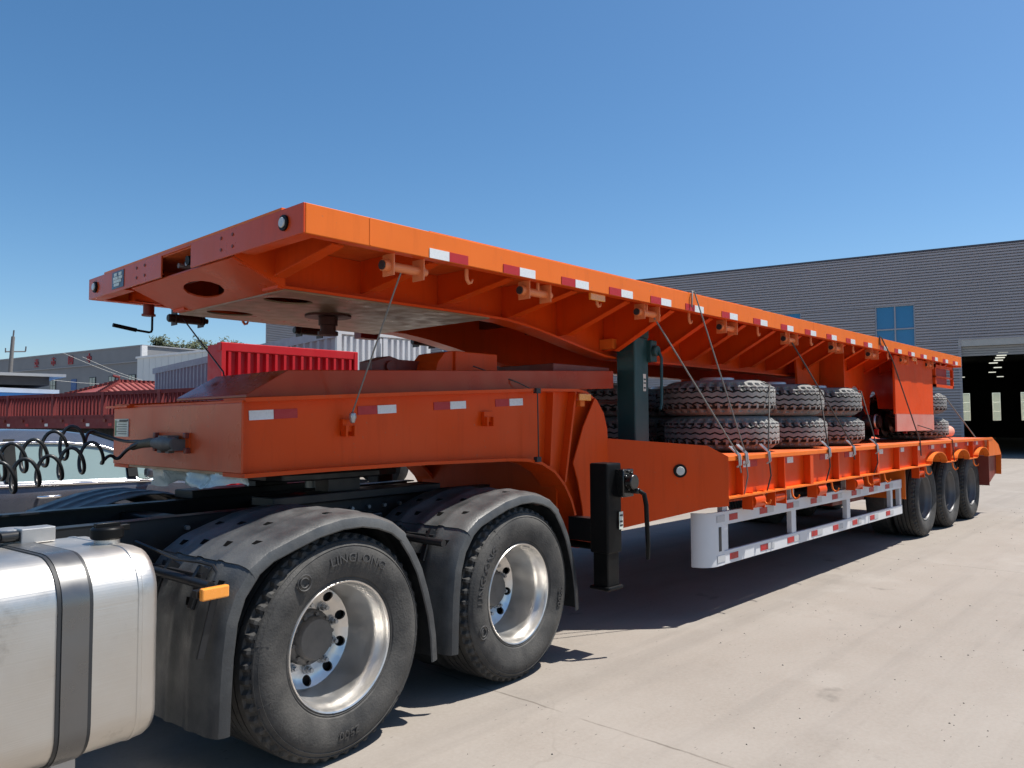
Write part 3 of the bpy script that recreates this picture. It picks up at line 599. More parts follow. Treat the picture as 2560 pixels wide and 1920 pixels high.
def deckside(Y):
    near = Y(1) == 1
    # web with wheel cut-outs
    bot = [(5.445, .950), (10.86, .975)]
    for ax in AXS: bot += [(ax-.36, .977)] + [(ax+.36*math.cos(a), .977+.135*math.sin(a)) for a in lin(math.pi, 0, 11)[1:-1]] + [(ax+.36, .978)]
    bot += [(14.22, .985)]
    a, b_ = sorted((Y(2.865), Y(2.875)))
    part(MB().prism(bot+[(14.22, 1.238), (5.445, 1.238)], 'xz', a, b_), 'deck_side_web', ORANGE_SHADED, lo)
    a, b_ = sorted((Y(2.80), Y(2.814)))
    part(MB().box((5.44, a, 1.226), (14.48, b_, 1.262)), 'deck_edge', ORANGE, lo, bevel=.003)
    a, b_ = sorted((Y(2.802), Y(2.864)))
    seg = [bot[0], (10.92, .977)]
    part(MB().ribbon([(5.445, .950), (10.92, .977)], 'xz', a, b_, -.014), 'deck_bottom_flange', ORANGE, lo)
    for i, ax in enumerate(AXS):
        part(MB().ribbon([(ax+.36*math.cos(t), .977+.135*math.sin(t)) for t in lin(math.pi, 0, 15)], 'xz', *sorted((Y(2.79), Y(3.35))), .012), 'wheel_arch', ORANGE, lo, smooth=40)
        e_ = AXS[i+1]-.36 if i < 2 else 14.22
        part(MB().ribbon([(ax+.36, .978), (e_, .979)], 'xz', a, b_, -.014), 'deck_bottom_flange', ORANGE, lo)
    for x, wv in ((5.68, .012), (6.46, .012), (7.02, .07), (7.72, .012), (8.30, .012), (8.85, .07), (9.62, .012), (10.35, .012), (11.90, .012), (13.16, .012)):
        part(MB().box((x, a+.002, .955), (x+wv, b_, 1.226)), 'deck_rib', ORANGE_SHADED, lo)
    # tail
    tl = [(14.22, .965), (15.10, .965), (15.10, .99), (14.92, 1.14), (14.48, 1.262), (14.22, 1.262)]
    part(MB().prism(tl, 'xz', *sorted((Y(2.806), Y(2.83)))), 'tail_plate', ORANGE, lo, bevel=.004)
    tl = [(14.22, .50), (14.50, .50), (15.06, .66), (15.09, .963), (14.22, .963)]
    part(MB().prism(tl, 'xz', *sorted((Y(2.88), Y(2.90)))), 'tail_skirt', PRIMER, lo, bevel=.004)
    part(MB().ribbon([(15.06, .64), (15.10, .965)], 'xz', *sorted((Y(2.806), Y(3.0))), -.014), 'tail_edge', ORANGE, lo)
    part(MB().box((14.20, min(Y(2.812), Y(3.6)), .50), (14.215, max(Y(2.812), Y(3.6)), .97)), 'tail_bulkhead', PRIMER, lo)
    part(MB().prism([(14.48, 1.232), (14.92, 1.108), (15.09, .97), (15.11, .99), (14.93, 1.135), (14.48, 1.258)], 'xz', *sorted((Y(2.832), Y(3.7)))), 'ramp_bed', ORANGE, lo)
sides(deckside)
# reflectors along the deck edge web (near side)
for x, seq in ((5.80, 'wr'), (6.52, 'rw'), (7.40, 'rw'), (8.05, 'rw'), (8.98, 'rw'), (9.75, 'rw'), (10.45, 'rw'), (11.05, 'rw'), (11.65, 'rw'), (12.25, 'rw'), (12.95, 'rw'), (13.5, 'rw')):
    for i, c in enumerate(seq): part(MB().cbox((x+.065+.132*i, 2.8635, 1.187), (.13, .003, .052)), 'reflector_strip', REFW if c == 'w' else REFR, lo)
def marker(parent, c, axis, r=.032):
    ring = MB(); d = {'x': (1, 0, 0), 'y': (0, 1, 0), 'w': Vector((-.69, -.72, 0)).normalized()}[axis]; d = Vector(d); s_ = -1 if axis != 'w' else 1
    c = Vector(c); ring.tube([c, c+d*.012*s_], r*1.55, 20); o = part(ring, 'marker_lamp', BLACK, parent, smooth=40, bevel=.002)
    part(MB().tube([c+d*.010*s_, c+d*.020*s_], r, 20), 'lens', LENSM, o, smooth=40, bevel=.003)
t_ = .48; marker(lo, (4.795+.645*.60, 3.470-.668*.60, 1.155), 'w', .033)
# axles, wheels, flaps
for ax in AXS:
    part(MB().tube([(ax, 3.2, AX), (ax, my(3.2), AX)], .075, 14).box((ax-.08, 3.5, .46), (ax+.08, my(3.5), .58)), 'trailer_axle', CHASSIS, lo, smooth=40)
    make_wheel(lo, (ax, 2.985, AX), 0, random.random()*6, False, False, RIMD); make_wheel(lo, (ax, my(2.985), AX), math.pi, 1.0, False, False, RIMD)
for Y in ((lambda y: y), my):
    part(MB().box((14.12, min(Y(3.0), Y(3.55)), .34), (14.135, max(Y(3.0), Y(3.55)), .95)), 'mud_flap', mat('flap_rubber', (.03, .03, .035), .7), lo)
    part(MB().box((10.0, min(Y(3.42), Y(3.52)), .62), (14.1, max(Y(3.42), Y(3.52)), .78)), 'suspension_beam', CHASSIS, lo)
    part(MB().box((10.15, min(Y(2.90), Y(3.5)), .58), (10.165, max(Y(2.90), Y(3.5)), 1.0)), 'wheel_bay_plate', ORANGE, lo)
# side guards
def guard(Y):
    near = Y(1) == 1; G = 2.932
    def bx(mb, x0, x1, y0, y1, z0, z1): a, b_ = sorted((Y(G+y0), Y(G+y1))); return mb.box((x0, a, z0), (x1, b_, z1))
    T0, T1, B0, B1 = .716, .822, .407, .514; X0, X1 = 5.60, 10.12
    root = part(bx(MB(), X0, X1, 0, .026, T0, T1), 'side_guard', WHITE, lo, bevel=.004)
    part(bx(MB(), X0, X1, 0, .026, B0, B1), 'guard_rail', WHITE, root, bevel=.004)
    for x, w_ in ((5.60, .085), (6.90, .10), (8.29, .10), (9.72, .07), (10.05, .07)): part(bx(MB(), x, x+w_, .008, .054, B1, T0), 'guard_post', WHITE, root, bevel=.003)
    for x in (5.63, 6.93, 8.31): part(bx(MB(), x, x+.08, .027, .07, T0, .945), 'guard_hanger', WHITE, root)
    pth = [(5.60, 0), (5.50, 0), (5.44, .008), (5.39, .030), (5.355, .068), (5.335, .125)]
    mb = MB(); vs = []
    for x, y in pth: vs += [(x, Y(G+y), B0), (x, Y(G+y), T1), (x+.004, Y(G+y+.018), B0), (x+.004, Y(G+y+.018), T1)]
    fs = []
    for i in range(len(pth)-1): a = i*4; fs += [(a, a+1, a+5, a+4), (a+2, a+6, a+7, a+3), (a+1, a+3, a+7, a+5), (a, a+4, a+6, a+2)]
    e_ = 4*(len(pth)-1); fs += [(0, 2, 3, 1), (e_, e_+1, e_+3, e_+2)]
    part(mb.add(vs, fs), 'guard_nose', WHITE, root, smooth=50)
    if near:
        part(MB().box((5.515, G-.003, B1+.005), (5.555, G-.0005, T0-.010)), 'guard_slot', INK, root)
        for z in ((T0+T1)/2, (B0+B1)/2):
            for i in range(9):
                x = 5.76+.545*i
                if x > 10.0: continue
                part(MB().cbox((x, G-.002, z), (.138, .003, .050)), 'reflector_strip', REFR, root); part(MB().cbox((x+(.138 if i else -.21), G-.002, z), (.125, .003, .052)), 'reflector_strip', mat('reflector_dull', (.42, .43, .44), .35, var=.1), root)
sides(guard)
# winches and hooks below the deck edge (near side)
for i, x in enumerate((5.98, 6.40, 7.30, 8.30, 8.85, 10.55)):
    wn = MB().tube([(x-.09, 2.855, .885), (x+.09, 2.855, .885)], .06 if i in (0, 2, 3) else .04, 20)
    wn.box((x-.115, 2.815, .82), (x-.103, 2.905, .96)).box((x+.103, 2.815, .82), (x+.115, 2.905, .96)).tube([(x+.115, 2.855, .885), (x+.15, 2.855, .885)], .03, 10)
    part(wn, 'lashing_winch', ORANGE_SHADED, lo, smooth=40)
HK = MB().tube([(0, 0, .05), (0, -.004, .0), (0, -.012, -.03), (0, -.035, -.05), (0, -.06, -.04), (0, -.07, -.015)], [.010, .010, .010, .009, .008, .006], 8).mesh('hook', ORANGE, 40)
for x in (6.05, 6.62, 7.55, 8.55, 9.1, 10.7, 12.0, 13.2): part(HK, 'hook', None, lo, loc=(x, 2.815, .905))
# landing legs
def leg(Y):
    s_ = 1 if Y(1) == 1 else -1; y0 = Y(3.06)
    def b2(mb, x0, x1, a, b_, z0, z1): q = sorted((y0+a*s_, y0+b_*s_)); return mb.box((x0, q[0], z0), (x1, q[1], z1))
    l_ = part(b2(MB(), 4.15, 4.31, -.06, .09, .66, 1.255), 'landing_leg', BLACK, lo, bevel=.012)
    part(b2(MB(), 4.165, 4.295, -.045, .075, .44, .68), 'inner_leg', BLACK, l_, bevel=.008)
    part(b2(MB(), 4.145, 4.315, -.065, .095, .42, .445), 'foot', BLACK, l_, bevel=.01)
    gb = b2(MB(), 4.24, 4.36, -.125, -.02, 1.03, 1.215); gb.tube([(4.30, y0-.125*s_, 1.13), (4.30, y0-.175*s_, 1.13)], .05, 16); gb.tube([(4.33, y0-.10*s_, 1.07), (4.33, y0-.19*s_, 1.07)], .02, 10)
    for k in range(7): a = k*.9; gb.tube([(4.30+.045*math.cos(a), y0-.125*s_, 1.14+.06*math.sin(a)), (4.30+.045*math.cos(a), y0-.14*s_, 1.14+.06*math.sin(a))], .011, 6)
    part(gb, 'gearbox', mat('wet_black', (.006, .006, .006), .22, coat=.35), l_, smooth=40, bevel=.006)
    part(MB().tube([(4.33, y0-.19*s_, 1.07), (4.345, y0-.215*s_, 1.05), (4.36, y0-.22*s_, .98), (4.375, y0-.22*s_, .72), (4.38, y0-.215*s_, .62)], [.014, .016, .016, .015, .013], 10), 'crank_handle', BLACK, l_, smooth=40)
    part(MB().box((4.31, min(Y(3.1), Y(3.46)), .70), (4.40, max(Y(3.1), Y(3.46)), .86)), 'leg_bracket', CHASSIS, l_)
    if s_ == 1:
        stk = part(MB().box((4.262, 2.9875, .815), (4.306, 2.9895, .93)), 'sticker', PLATEW, l_)
        for z in (.835, .86, .90): part(MB().box((4.268, 2.986, z), (4.300, 2.9875, z+.012)), 'print_line', INK, stk)
sides(leg)
part(MB().tube([(4.38, 3.3, .66), (4.38, my(3.3), .66)], .025, 10), 'leg_shaft', BLACK, lo, smooth=40)
part(MB().lathe([(.0, -.4), (.12, -.38), (.14, -.30), (.14, .30), (.12, .38), (.0, .4)], 24, c=(8.5, 3.3, .78), axis='x'), 'air_reservoir', CHASSIS, lo, smooth=40)
part(MB().box((8.6, 3.2, .60), (9.6, 3.5, .92)), 'tool_box', PRIMER, lo, bevel=.01)
# ================================================================ UPPER FLATBED TRAILER (stacked)
upt = thing('flatbed_trailer', 'orange flatbed trailer stacked on top of the low-bed, nose plate and kingpin in the air', 'trailer', (8.0, CY, 1.27), world=True)
UX0, UX1, UY, UZ0, UZ1 = 1.855, 13.38, 2.97, 2.372, 2.510
def rail(Y):
    near = Y(1) == 1
    def b2(mb, x0, x1, y0, y1, z0, z1): a, b_ = sorted((Y(y0), Y(y1))); return mb.box((x0, a, z0), (x1, b_, z1))
    for x0, x1 in ((UX0, 2.209), (2.2092, 7.6), (7.6002, UX1)): part(b2(MB(), x0, x1, UY, UY+.012, UZ0, UZ1), 'side_rail', ORANGE, upt, bevel=.003)
    part(b2(MB(), 2.203, 2.215, UY-.002, UY, UZ0+.004, UZ1-.004), 'weld_seam', ORANGE, upt)
    part(b2(MB(), UX0+.01, UX1, UY+.012, UY+.062, UZ0+.001, UZ0+.011), 'rail_lip', ORANGE_SHADED, upt)
    part(MB().box((2.6, min(Y(UY+.02), Y(UY+.10)), UZ1-.004), (6.5, max(Y(UY+.02), Y(UY+.10)), UZ1+.010)), 'edge_strip', ORANGE, upt)
sides(rail)
part(MB().box((UX0, 2.984, UZ1-.022), (UX1, my(2.984), UZ1-.006)), 'deck_plate', DECKM, upt)
# front face with the coupling recess
YR0, YR1 = 4.09, 4.47
fr = MB().box((UX0-.010, 2.972, UZ0), (UX0, YR0, UZ1)).box((UX0-.010, YR1, UZ0), (UX0, my(2.972), UZ1)).box((UX0-.010, YR0, UZ1-.015), (UX0, YR1, UZ1))
part(fr, 'front_plate', ORANGE_SHADED_GLOSS, upt, bevel=.002); part(MB().box((UX0-.008, 3.16, UZ1), (UX0+.05, 5.36, UZ1+.012)), 'front_coaming', ORANGE, upt)
part(MB().box((UX0, 2.985, UZ0), (UX0+.07, 3.55, UZ0+.010)), 'front_lip', ORANGE_SHADED, upt); part(MB().box((UX0, 5.05, UZ0), (UX0+.07, my(2.985), UZ0+.010)), 'front_lip', ORANGE_SHADED, upt)
part(MB().box((UX0+.14, YR0-.02, UZ0-.02), (UX0+.15, YR1+.02, UZ1-.02)), 'recess_back', PRIMER, upt)
for y in (4.16, 4.30, 4.40): part(MB().tube([(UX0+.14, y, 2.44), (UX0+.06, y, 2.44)], .016, 10), 'air_port', STEEL, upt, smooth=40)
part(MB().tube([(UX0+.14, 4.22, 2.45), (UX0+.03, 4.22, 2.44)], .026, 12), 'electric_socket', BLACK, upt, smooth=40)
for y in (3.62, 3.74, 4.70, 4.82):
    for z in (2.415, 2.475): part(MB().cyl((UX0-.010, y, z), (UX0-.014, y, z), .009, 8), 'rivet', PRIMER, upt)
for y in (3.13, 5.50): marker(upt, (UX0-.010, y, 2.443), 'x', .024)
npl = part(MB().box((UX0-.014, 5.015, 2.388), (UX0-.010, 5.205, 2.497)), 'maker_plate', NAVY, upt, bevel=.001)
for lo_, hi_ in (((5.12, 2.466), (5.165, 2.486)), ((5.045, 2.466), (5.09, 2.486)), ((5.105, 2.444), (5.18, 2.462)), ((5.035, 2.444), (5.09, 2.462)), ((5.05, 2.424), (5.175, 2.441)), ((5.08, 2.402), (5.165, 2.420))):
    part(MB().box((UX0-.0165, lo_[0], lo_[1]), (UX0-.014, hi_[0], hi_[1])), 'plate_emblem', PLATEW, npl)
# neck frame, transition and main beams
ZN, ZM = 2.262, 2.062
TRB = [(2.12, ZN), (3.60, ZN), (3.9, ZN-.006), (4.15, ZN-.034), (4.45, ZN-.085), (4.80, ZN-.150), (5.05, ZN-.190), (5.20, ZM), (9.4, ZM)]
def beam(Y):
    a, b_ = sorted((Y(3.735), Y(3.747)))
    part(MB().prism(TRB+[(13.2, 2.10), (13.2, 2.486), (2.02, 2.486)], 'xz', a, b_), 'main_beam', ORANGE_SHADED, upt)
    part(MB().ribbon(TRB, 'xz', *sorted((Y(3.66), Y(3.82))), -.016), 'beam_flange', ORANGE_SHADED, upt, smooth=30)
    part(MB().ribbon([(9.4, ZM), (13.2, 2.10)], 'xz', *sorted((Y(3.66), Y(3.82))), -.016), 'beam_flange', ORANGE_SHADED, upt)
sides(beam)
NS = MB(); Z2 = ZN-.018
NS.holeplate((2.16, 3.66), (2.62, CY), (2.36, 3.95), (.15, .10), Z2-.010, Z2); NS.holeplate((2.16, CY), (2.62, my(3.66)), (2.36, my(3.95)), (.15, .10), Z2-.010, Z2); NS.box((2.62, 3.66, Z2-.010), (3.72, my(3.66), Z2))
part(NS, 'skid_plate', SKID, upt)
part(MB().lathe([(.15, Z2-.010), (.15, Z2-.022), (.062, Z2-.024), (.062, Z2-.075), (.050, Z2-.077), (.050, Z2-.115), (.066, Z2-.117), (.066, Z2-.14), (.0, Z2-.142)], 28, c=(2.86, CY, 0), axis='z'), 'kingpin', mat('kingpin_rust', (.05, .012, .008), .5, metal=.5), upt, smooth=35)
npq = MB(); L_ = math.hypot(.30, .125); npq.holeplate((-.64, 0), (.64, L_), (0, L_*.52), (.20, .085), 0, .010)
th = math.atan2(.125, .30); M_ = Matrix.Translation((1.866, CY, UZ0+.004)) @ Matrix(((0, math.cos(th), -math.sin(th), 0), (1, 0, 0, 0), (0, -math.sin(th), -math.cos(th), 0), (0, 0, 0, 1)))
npq.v = [tuple(M_ @ Vector(p)) for p in npq.v]; part(npq, 'nose_plate', ORANGE_SHADED_GLOSS, upt)
for Y in ((lambda y: y), my): part(MB().prism([(1.87, UZ0+.006), (2.16, Z2), (2.16, 2.48), (1.87, 2.48)], 'xz', *sorted((Y(3.650), Y(3.660)))), 'nose_side', ORANGE_SHADED, upt)
part(MB().box((3.715, 3.66, 2.0+.14), (3.725, my(3.66), 2.48)), 'neck_rear_plate', PRIMER, upt) if False else None
# outriggers: tapered brackets from beam to rail, cross members between beams
for i in range(19):
    x = 2.10+.605*i
    zb = ZN if x < 3.7 else (ZM if x > 5.2 else ZN-(x-3.7)/1.5*.20)
    for Y in ((lambda y: y), my):
        poly = [(Y(2.985), UZ0+.012), (Y(2.985), 2.486), (Y(3.73), 2.486), (Y(3.73), zb+.03), (Y(3.60), zb+.04), (Y(3.10), UZ0+.012)]
        part(MB().prism(poly, 'yz', x, x+.008), 'outrigger', ORANGE_SHADED, upt)
        fl = MB(); p0 = Vector((x-.035, Y(3.10), UZ0+.010)); 
        fl.add([(x-.035, Y(3.08), UZ0+.008), (x+.035, Y(3.08), UZ0+.008), (x+.035, Y(3.60), zb+.036), (x-.035, Y(3.60), zb+.036), (x-.035, Y(3.08), UZ0+.001), (x+.035, Y(3.08), UZ0+.001), (x+.035, Y(3.60), zb+.029), (x-.035, Y(3.60), zb+.029)], [(0, 1, 2, 3), (7, 6, 5, 4), (0, 4, 5, 1), (1, 5, 6, 2), (2, 6, 7, 3), (3, 7, 4, 0)])
        part(fl, 'outrigger_flange', ORANGE_SHADED, upt)
    part(MB().box((x+.28, 3.75, 2.36), (x+.34, my(3.75), 2.486)), 'cross_member', PRIMER, upt)
# reflective tape
xs = [3.13, 3.65, 4.15, 4.65, 5.13, 5.70, 6.27, 6.83, 7.38, 7.93, 8.48, 9.03, 9.58, 10.13, 10.68, 11.23, 11.78, 12.33, 12.88]
for x, q in [(2.58, 'wr')]+[(x, 'rw') for x in xs]:
    for i, c in enumerate(q): part(MB().box((x+.138*i, UY-.0035, 2.374), (x+.138*i+.136, UY-.0005, 2.424)), 'reflector_strip', REFW if c == 'w' else REFR, upt)
part(MB().box((3.99, 3.00, 2.325), (4.15, 3.02, 2.372)), 'side_marker_lamp', AMBER, upt, bevel=.004)
part(MB().box((11.0, 3.00, 2.325), (11.16, 3.02, 2.372)), 'side_marker_lamp', AMBER, upt, bevel=.004)
# winches, hooks
def winch(x, Y, m):
    y = Y(3.06); s_ = 1 if Y(1) == 1 else -1; W = 2.315 if s_ == 1 else 2.29
    wn = MB().tube([(x-.07, y, W), (x+.12, y, W)], .024 if s_ == 1 else .032, 16)
    wn.box((x-.075, y-.045, W-.05), (x-.068, y+.045, 2.375)).box((x+.12, y-.045, W-.05), (x+.127, y+.045, 2.375))
    wn.tube([(x+.127, y, W), (x+.175, y, W)], .020, 10).tube([(x-.075, y, W), (x-.11, y, W)], .030, 14)
    wn.lathe([(.024, 0), (.034, .0), (.034, .008), (.024, .008)], 16, c=(x+.14, y, W), axis='x')
    o = part(wn, 'strap_winch', m, upt, smooth=40); part(MB().tube([(x-.11, y, W), (x-.118, y, W)], .024, 14), 'winch_bore', INK, o)
    return o
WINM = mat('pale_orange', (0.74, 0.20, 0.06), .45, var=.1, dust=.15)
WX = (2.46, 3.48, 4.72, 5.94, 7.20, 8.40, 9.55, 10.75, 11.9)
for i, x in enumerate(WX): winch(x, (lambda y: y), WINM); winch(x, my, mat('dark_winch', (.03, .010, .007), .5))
HK2 = MB().tube([(0, 0, .0), (0, 0, -.04), (.004, 0, -.06), (.018, 0, -.078), (.036, 0, -.072), (.046, 0, -.055)], [.011, .011, .011, .010, .009, .006], 8).mesh('hook', WINM, 40)
for i in range(17):
    x = 2.92+.60*i
    for Y in ((lambda y: y), my): part(HK2, 'hook', None, upt, loc=(x, Y(3.05), UZ0+.005))
part(MB().box((3.98, my(3.12), 2.27), (4.18, my(3.02), 2.372)), 'far_tool_pocket', PRIMER, upt)
# crank hanging from the far front
cr = MB().tube([(2.16, 5.42, 2.40), (2.16, 5.42, 2.285)], .036, 16).lathe([(.045, 2.285), (.045, 2.272), (.0, 2.272)], 18, c=(2.16, 5.42, 0), axis='z')
o = part(cr, 'crank_tube', PRIMER, upt, smooth=40)
part(MB().tube([(2.185, 5.42, 2.28), (2.185, 5.42, 2.18), (2.18, 5.42, 2.165), (2.165, 5.42, 2.16), (2.08, 5.42, 2.168)], .008, 8).tube([(2.08, 5.42, 2.168), (1.93, 5.42, 2.19)], .014, 10), 'crank_handle', BLACK, o, smooth=40)
# teal landing legs, standing on the low-bed deck
def tealleg(Y):
    s_ = 1 if Y(1) == 1 else -1; y = Y(3.56)
    def b2(mb, x0, x1, a, b_, z0, z1): q = sorted((y+a*s_, y+b_*s_)); return mb.box((x0, q[0], z0), (x1, q[1], z1))
    l_ = part(b2(MB(), 5.190, 5.390, -.09, .09, 1.36, 2.22), 'landing_leg', TEAL, upt, bevel=.012)
    part(b2(MB(), 5.210, 5.370, -.07, .07, 1.256, 1.38), 'inner_leg', TEAL, l_, bevel=.008)
    part(b2(MB(), 5.370, 5.460, -.13, .05, 2.02, 2.20).tube([(5.410, y-.13*s_, 2.11), (5.410, y-.17*s_, 2.11)], .045, 16), 'gearbox', TEAL, l_, bevel=.008, smooth=40)
    part(MB().prism([(5.150, 2.22), (5.210, 2.36), (5.450, 2.36), (5.450, 2.22)], 'xz', *sorted((y-.06*s_, y+.10*s_))), 'leg_head', TEAL, l_, bevel=.01)
    part(MB().tube([(5.420, y-.17*s_, 2.11), (5.430, y-.19*s_, 2.05), (5.420, y-.19*s_, 1.68), (5.400, y-.19*s_, 1.63)], .012, 8), 'crank_handle', TEAL, l_, smooth=40)
    part(MB().box((5.070, min(Y(3.60), Y(3.73)), 2.12), (5.190, max(Y(3.60), Y(3.73)), 2.20)), 'leg_bracket', ORANGE, l_)
    if s_ == 1:
        sk = part(MB().box((5.305, y-.0925, 1.78), (5.345, y-.0905, 1.92)), 'sticker', PLATEW, l_)
        for z in (1.80, 1.84, 1.87): part(MB().box((5.310, y-.0945, z), (5.340, y-.0925, z+.012)), 'print_line', TEAL, sk)
sides(tealleg)
part(MB().tube([(5.36, 3.63, 1.70), (5.36, my(3.63), 1.70)], .018, 8), 'leg_shaft', STEEL, upt, smooth=40)
# rear running gear bay: hangers, tool box, rear frame
for Y in ((lambda y: y), my):
    for x0, x1, zb in ((8.55, 9.25, 1.93), (9.30, 9.55, 1.72), (10.05, 10.30, 1.55), (10.75, 11.0, 1.60), (12.0, 12.25, 1.60)):
        part(MB().prism([(x0, 2.37), (x1, 2.37), (x1-.04, zb), (x0+.04, zb)], 'xz', *sorted((Y(3.55), Y(3.58)))), 'spring_hanger', ORANGE_SHADED, upt, bevel=.004)
    part(MB().box((9.27, min(Y(3.28), Y(3.72)), 1.86), (9.285, max(Y(3.28), Y(3.72)), 2.37)), 'bay_plate', ORANGE_SHADED, upt)
    part(MB().box((9.3, min(Y(3.50), Y(3.66)), 1.98), (12.9, max(Y(3.50), Y(3.66)), 2.12)), 'bay_beam', ORANGE_SHADED, upt)
    part(MB().box((10.42, min(Y(3.06), Y(3.09)), 1.62), (12.12, max(Y(3.06), Y(3.09)), 2.368)), 'side_panel', ORANGE_SHADED, upt, bevel=.006)
    ap = [(9.82, 2.368), (9.82, 1.74), (10.02, 1.74)]+[(10.22+.20*math.cos(t), 1.74+.26*math.sin(t)) for t in lin(math.pi, 0, 9)[1:-1]]+[(10.42, 1.74), (10.72, 1.70)]+[(10.92+.20*math.cos(t), 1.70+.24*math.sin(t)) for t in lin(math.pi, 0, 9)[1:-1]]+[(11.12, 1.70), (11.9, 1.70), (11.9, 2.368)]
    part(MB().prism(ap, 'xz', *sorted((Y(3.48), Y(3.495)))), 'bay_panel', ORANGE_SHADED, upt)
    part(MB().box((10.43, min(Y(3.055), Y(3.075)), 1.40), (12.11, max(Y(3.055), Y(3.075)), 1.62)), 'side_panel_skirt', mat('pink_skirt', (.50, .16, .12), .55, var=.1, dust=.5, dustcol=(.50, .36, .30)), upt)  # paler, pinker band along the lower part of the panel
    rfm = MB()
    for (x0, z0, x1, z1) in ((12.2, 2.02, 13.2, 2.06), (12.2, 2.30, 13.2, 2.34), (12.2, 2.02, 12.24, 2.34), (13.16, 2.02, 13.2, 2.34), (12.2, 2.16, 13.2, 2.18)): rfm.box((x0, min(Y(3.04), Y(3.08)), z0), (x1, max(Y(3.04), Y(3.08)), z1))
    part(rfm, 'tail_lamp_frame', ORANGE_SHADED, upt); part(MB().box((12.26, min(Y(3.09), Y(3.12)), 2.05), (13.0, max(Y(3.09), Y(3.12)), 2.30)), 'tail_lamp_panel', mat('panel_red', (.40, .03, .02), .4), upt)
part(MB().box((UX1-.01, 2.972, UZ0-.02), (UX1+.01, my(2.972), UZ1)), 'rear_plate', ORANGE, upt)
# ================================================================ THINGS CARRIED BETWEEN THE TRAILERS
sl = thing('trailer_frame_member', 'smooth dark red frame beam with sloping nose lying between the two orange trailers', 'frame beam', (3.4, 3.95, 1.66), world=True)
def zs(x, z): return z+.042*(x-1.9)
poly = [(1.90, 1.655), (1.90, 1.672), (2.13, 1.805), (5.02, zs(5.02, 1.805)), (5.02, zs(5.02, 1.665)), (2.1, 1.664)]
part(MB().prism(poly, 'xz', 3.56, 4.36), 'beam_body', SLABM, sl, bevel=.004)
for i in range(9): part(MB().cbox((2.1+.33*i, 3.80, zs(2.1+.33*i, 1.655)-.006), (.10, .30, .03)), 'packing_block', PRIMER, sl)
part(MB().prism([(2.98, 1.84), (2.98, 1.925), (3.05, 1.945), (3.12, 1.965), (3.20, 1.945), (3.55, 1.945), (3.60, 1.90), (3.64, 1.86)], 'xz', 3.98, 4.12).tube([(3.12, 3.96, 1.895), (3.12, 4.14, 1.895)], .04, 14), 'hinge_bracket', PRIMER, sl, bevel=.004)
part(MB().prism([(3.33, 1.84), (3.36, 1.93), (3.42, 1.995), (3.50, 2.01), (3.50, 1.86)], 'xz', 3.78, 4.05), 'stop_bracket', ORANGE_SHADED, sl, bevel=.004)
part(MB().prism([(3.50, 1.86), (3.50, 2.008), (3.90, 2.008), (3.90, 1.88)], 'xz', 3.76, 4.05), 'stop_bracket', ORANGE_SHADED, sl, bevel=.006)
part(MB().box((4.35, 3.62, 1.90), (5.05, 4.9, 1.965)), 'rear_cross_beam', PRIMER, sl, bevel=.004); part(MB().box((4.55, 3.59, 1.80), (5.02, 3.64, 1.90)), 'rear_pad', PRIMER, sl)
part(MB().lathe([(.0, -.10), (.05, -.09), (.055, .09), (.0, .10)], 16, c=(3.95, 4.3, 1.955), axis='y'), 'air_valve', CHASSIS, sl, smooth=40)

# spare wheels lying flat on the deck, in stacks of two
def rim2():
    mb = MB().lathe([(.285, .05), (.292, .02), (.285, .015), (.272, .04), (.262, .10), (.24, .13), (.20, .08), (.165, .0), (.155, -.045), (.14, -.052), (.0, -.055)], 48); return mb.mesh('rim', RIMW, 35)
RIM2 = rim2()
def spare(x, y, z, label, grp, spin):
    t = thing('spare_wheel', label, 'tyre', (x, y, z), spin, grp)
    o = part(DECKTYRE, 'tyre', None, t, loc=(0, 0, .290), rot=(R(-90), 0, 0)); part(RIM2, 'rim', None, t, loc=(0, 0, .290), rot=(R(-90), 0, 0)); return t
ZD = 1.280
nm = ('beside the teal landing leg', 'in the middle of the near row', 'at the axle end of the near row')
for i, x in enumerate((6.60, 7.76, 8.86)):
    spare(x+.04, 3.49, ZD, 'lower spare wheel of the stack '+nm[i], 'spare wheels stacked flat on the low-bed deck', .3+i)
    spare(x, 3.50, ZD+.318, 'upper spare wheel of the stack '+nm[i], 'spare wheels stacked flat on the low-bed deck', 1.1+i*.7)
for i, x in enumerate((6.60, 7.76, 8.86)):
    for k in (0, 1): spare(x, 4.78, ZD+.318*k, ('lower', 'upper')[k]+' spare wheel of the shaded far stack '+('by the teal leg','in the middle','by the axles')[i], 'spare wheels in the shaded far row', 2+i+k)
spare(12.52, 3.50, ZD, 'lower spare wheel behind the hanging red side panel', 'spare wheels by the side panel', .4); spare(12.45, 3.50, ZD+.36, 'upper spare wheel behind the hanging red side panel', 'spare wheels by the side panel', .9)
